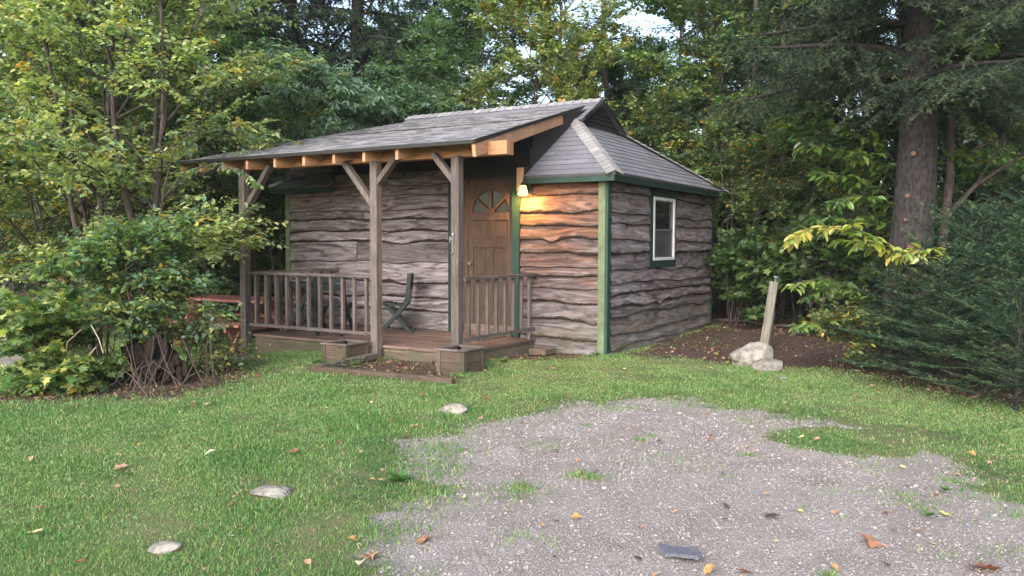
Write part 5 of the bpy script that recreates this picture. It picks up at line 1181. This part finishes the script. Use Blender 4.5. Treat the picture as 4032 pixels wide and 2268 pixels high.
for x, y, k_, sz_, lb in ((-.09, -5.84, 6, .085, 'round pale yellow-green leaf lying in the middle of the lawn'), (-.02 + .35, -5.64 + .12, 1, .10, 'brown curled leaf standing in the grass above the flat grey stone'), (-.31, -6.33, 3, .10, 'tan crumpled leaf in the lawn left of the yellow-green leaf'), (.39, -7.23, 2, .085, 'whitish folded leaf in the grass at the far left bottom'),
    (1.92, -6.60, 3, .11, 'large tan maple leaf on the gravel edge at the bottom'), (1.99, -6.74, 6, .09, 'pale leaf right beside the large tan maple leaf at the bottom'), (1.98, -6.30, 7, .09, 'russet maple leaf on the gravel at the lower left'), (.37, -3.28, 1, .10, 'upright brown leaf in the grass behind the rounded pale stone'),
    (2.45, -5.64, 5, .075, 'orange leaf lying in the middle of the gravel'), (3.79, -5.23, 7, .15, 'big orange-tan maple leaf on the gravel at the right'), (4.25, -5.32, 1, .19, 'largest brown leaf at the bottom right corner'), (3.37, -5.87, 1, .10, 'reddish brown leaf on the gravel at the bottom edge'), (3.24, -5.93, 5, .08, 'tan-orange leaf beside the reddish brown one at the bottom edge'),
    (3.69, -5.66, 5, .075, 'curled orange leaf on the gravel near the bottom'), (4.11, -3.24, 5, .09, 'orange leaf on the grass near the right border'), (3.69, -1.6, 0, .10, 'folded tan leaf on the lawn before the young firs'), (2.71, -1.91, 0, .085, 'tan leaf on the lawn behind the gravel'), (1.72, -4.49, 4, .06, 'small dark leaf on the gravel top'), (.80, -4.02, 0, .09, 'pale tan leaf at the tip of the gravel and lawn'),
    (-.77, -3.54, 0, .09, 'tan leaf in the lawn before the timber edging'), (1.78, -5.68, 6, .07, 'pale leaf by the grass tufts on the gravel'), (4.05, -4.6, 2, .08, 'whitish oval leaf on the gravel at the right border'), (3.3, -5.1, 4, .10, 'crumpled dark leaf on the gravel')):
    fallen(x, y, k_, sz_ * .85, lb)
x, y, d, g, s, free = scatter(rng, 420, 3.0, 10.5, 1.0, .62); k = free & (s < .1); x, y, d, g = x[k], y[k], d[k], g[k]; cnt = 0
for xx, yy, gg in zip(x, y, g):
    if cnt >= 190: break
    kd = rng.choice(8, p=[.34, .14, .07, .10, .12, .08, .08, .07]); nm_ = KINDS[kd][2]; onl = gg < 0
    fallen(float(xx), float(yy), int(kd), float(rng.uniform(.024, .052)), f"small {nm_} {'maple ' if KINDS[kd][0] else ''}leaf fallen on the {'lawn' if onl else 'gravel'}", f"small {nm_} {'lobed ' if KINDS[kd][0] else ''}leaves on the {'lawn' if onl else 'gravel'}"); cnt += 1
# a few rosettes of weeds standing alone
for i, (x_, y_, s_, lb) in enumerate(((1.30, -5.62, .16, 'broad-leaved weed at the gravel edge right of the flat grey stone'), (3.98, -4.72, .08, 'green rosette weed on the gravel near the right border'), (4.02, -4.15, .08, 'small weed where gravel meets the right lawn'), (-2.55, -2.42, .17, 'grassy weed beside the left planter box'), (-.98, -2.05, .10, 'weed at the foot of the right planter box'), (-.10, -.10, .12, 'single leafy weed at the foot of the front wall near the corner post'), (-.75, -1.2, .12, 'green shoots against the right rim of the deck'), (1.2, -7.6, .1, 'weed in the grass at the bottom edge'))):
    rw = empty('weed', (x_, y_, g1(x_, y_))); tag(rw, lb, 'weed'); m = 14; a = rng.uniform(0, TAU, m)
    v, lo, le = stamp(LEAF_V, LEAF_F, np.zeros((m, 3)) + [0, 0, .01], np.stack([np.cos(a), np.sin(a), rng.uniform(.2, 1.1, m)], 1), np.tile([0, 0, 1.], (m, 1)), s_ * rng.uniform(.5, 1, m) * .75, s_ * (.3 if i != 3 else .1))
    mesh_np('leaves', v, lo, le, M['leaf'], rw, np.repeat(np.array([[.09, .19, .06]]) * rng.uniform(.7, 1.2, (m, 1)), 6, 0))

# ------------------------------------------------------------------ light, sky, camera
w = bpy.data.worlds.new('World'); sc.world = w; w.use_nodes = True
nt = w.node_tree; bg = nt.nodes['Background']
sky = nt.nodes.new('ShaderNodeTexSky'); sky.sky_type = 'NISHITA'; sky.sun_disc = False
SUN_EL, SUN_AZ = 29, 170
sky.sun_elevation = R(SUN_EL); sky.sun_rotation = R(SUN_AZ); sky.air_density = 1.0; sky.dust_density = 2.0; sky.ozone_density = 1.0
hs = nt.nodes.new('ShaderNodeHueSaturation'); hs.inputs['Saturation'].default_value = .82
nt.links.new(sky.outputs[0], hs.inputs['Color']); nt.links.new(hs.outputs[0], bg.inputs['Color']); bg.inputs['Strength'].default_value = .15
sl = bpy.data.lights.new('sun', 'SUN'); sl.energy = 1.5; sl.angle = R(50); sl.color = (1, .985, .97)
so = bpy.data.objects.new('sun', sl); col.objects.link(so)
sd = Vector((math.sin(R(SUN_AZ)) * math.cos(R(SUN_EL)), math.cos(R(SUN_AZ)) * math.cos(R(SUN_EL)), math.sin(R(SUN_EL))))
so.rotation_euler = sd.to_track_quat('Z', 'Y').to_euler(); so.location = (0, -20, 30)

cam = bpy.data.cameras.new('camera'); co = bpy.data.objects.new('camera', cam); col.objects.link(co); sc.camera = co
yw, pt, rl = .5457, -.0545, .0035
fwv = Vector((-math.sin(yw) * math.cos(pt), math.cos(yw) * math.cos(pt), math.sin(pt)))
rt = Vector((math.cos(yw), math.sin(yw), 0)); up = rt.cross(fwv)
r2 = rt * math.cos(rl) + up * math.sin(rl); u2 = -rt * math.sin(rl) + up * math.cos(rl)
co.matrix_world = Matrix(((r2.x, u2.x, -fwv.x, 4.3152), (r2.y, u2.y, -fwv.y, -9.3464), (r2.z, u2.z, -fwv.z, 1.3986), (0, 0, 0, 1)))
cam.sensor_width = 36; cam.lens = 36 * 2080.6 / 2576; cam.clip_end = 2000; cam.clip_start = .05
sc.view_settings.view_transform = 'Standard'; sc.view_settings.look = 'None'; sc.view_settings.gamma = 1
sc.view_settings.exposure = 1.6
sc.cycles.max_bounces = 8; sc.cycles.diffuse_bounces = 4; sc.cycles.glossy_bounces = 2; sc.cycles.transmission_bounces = 4
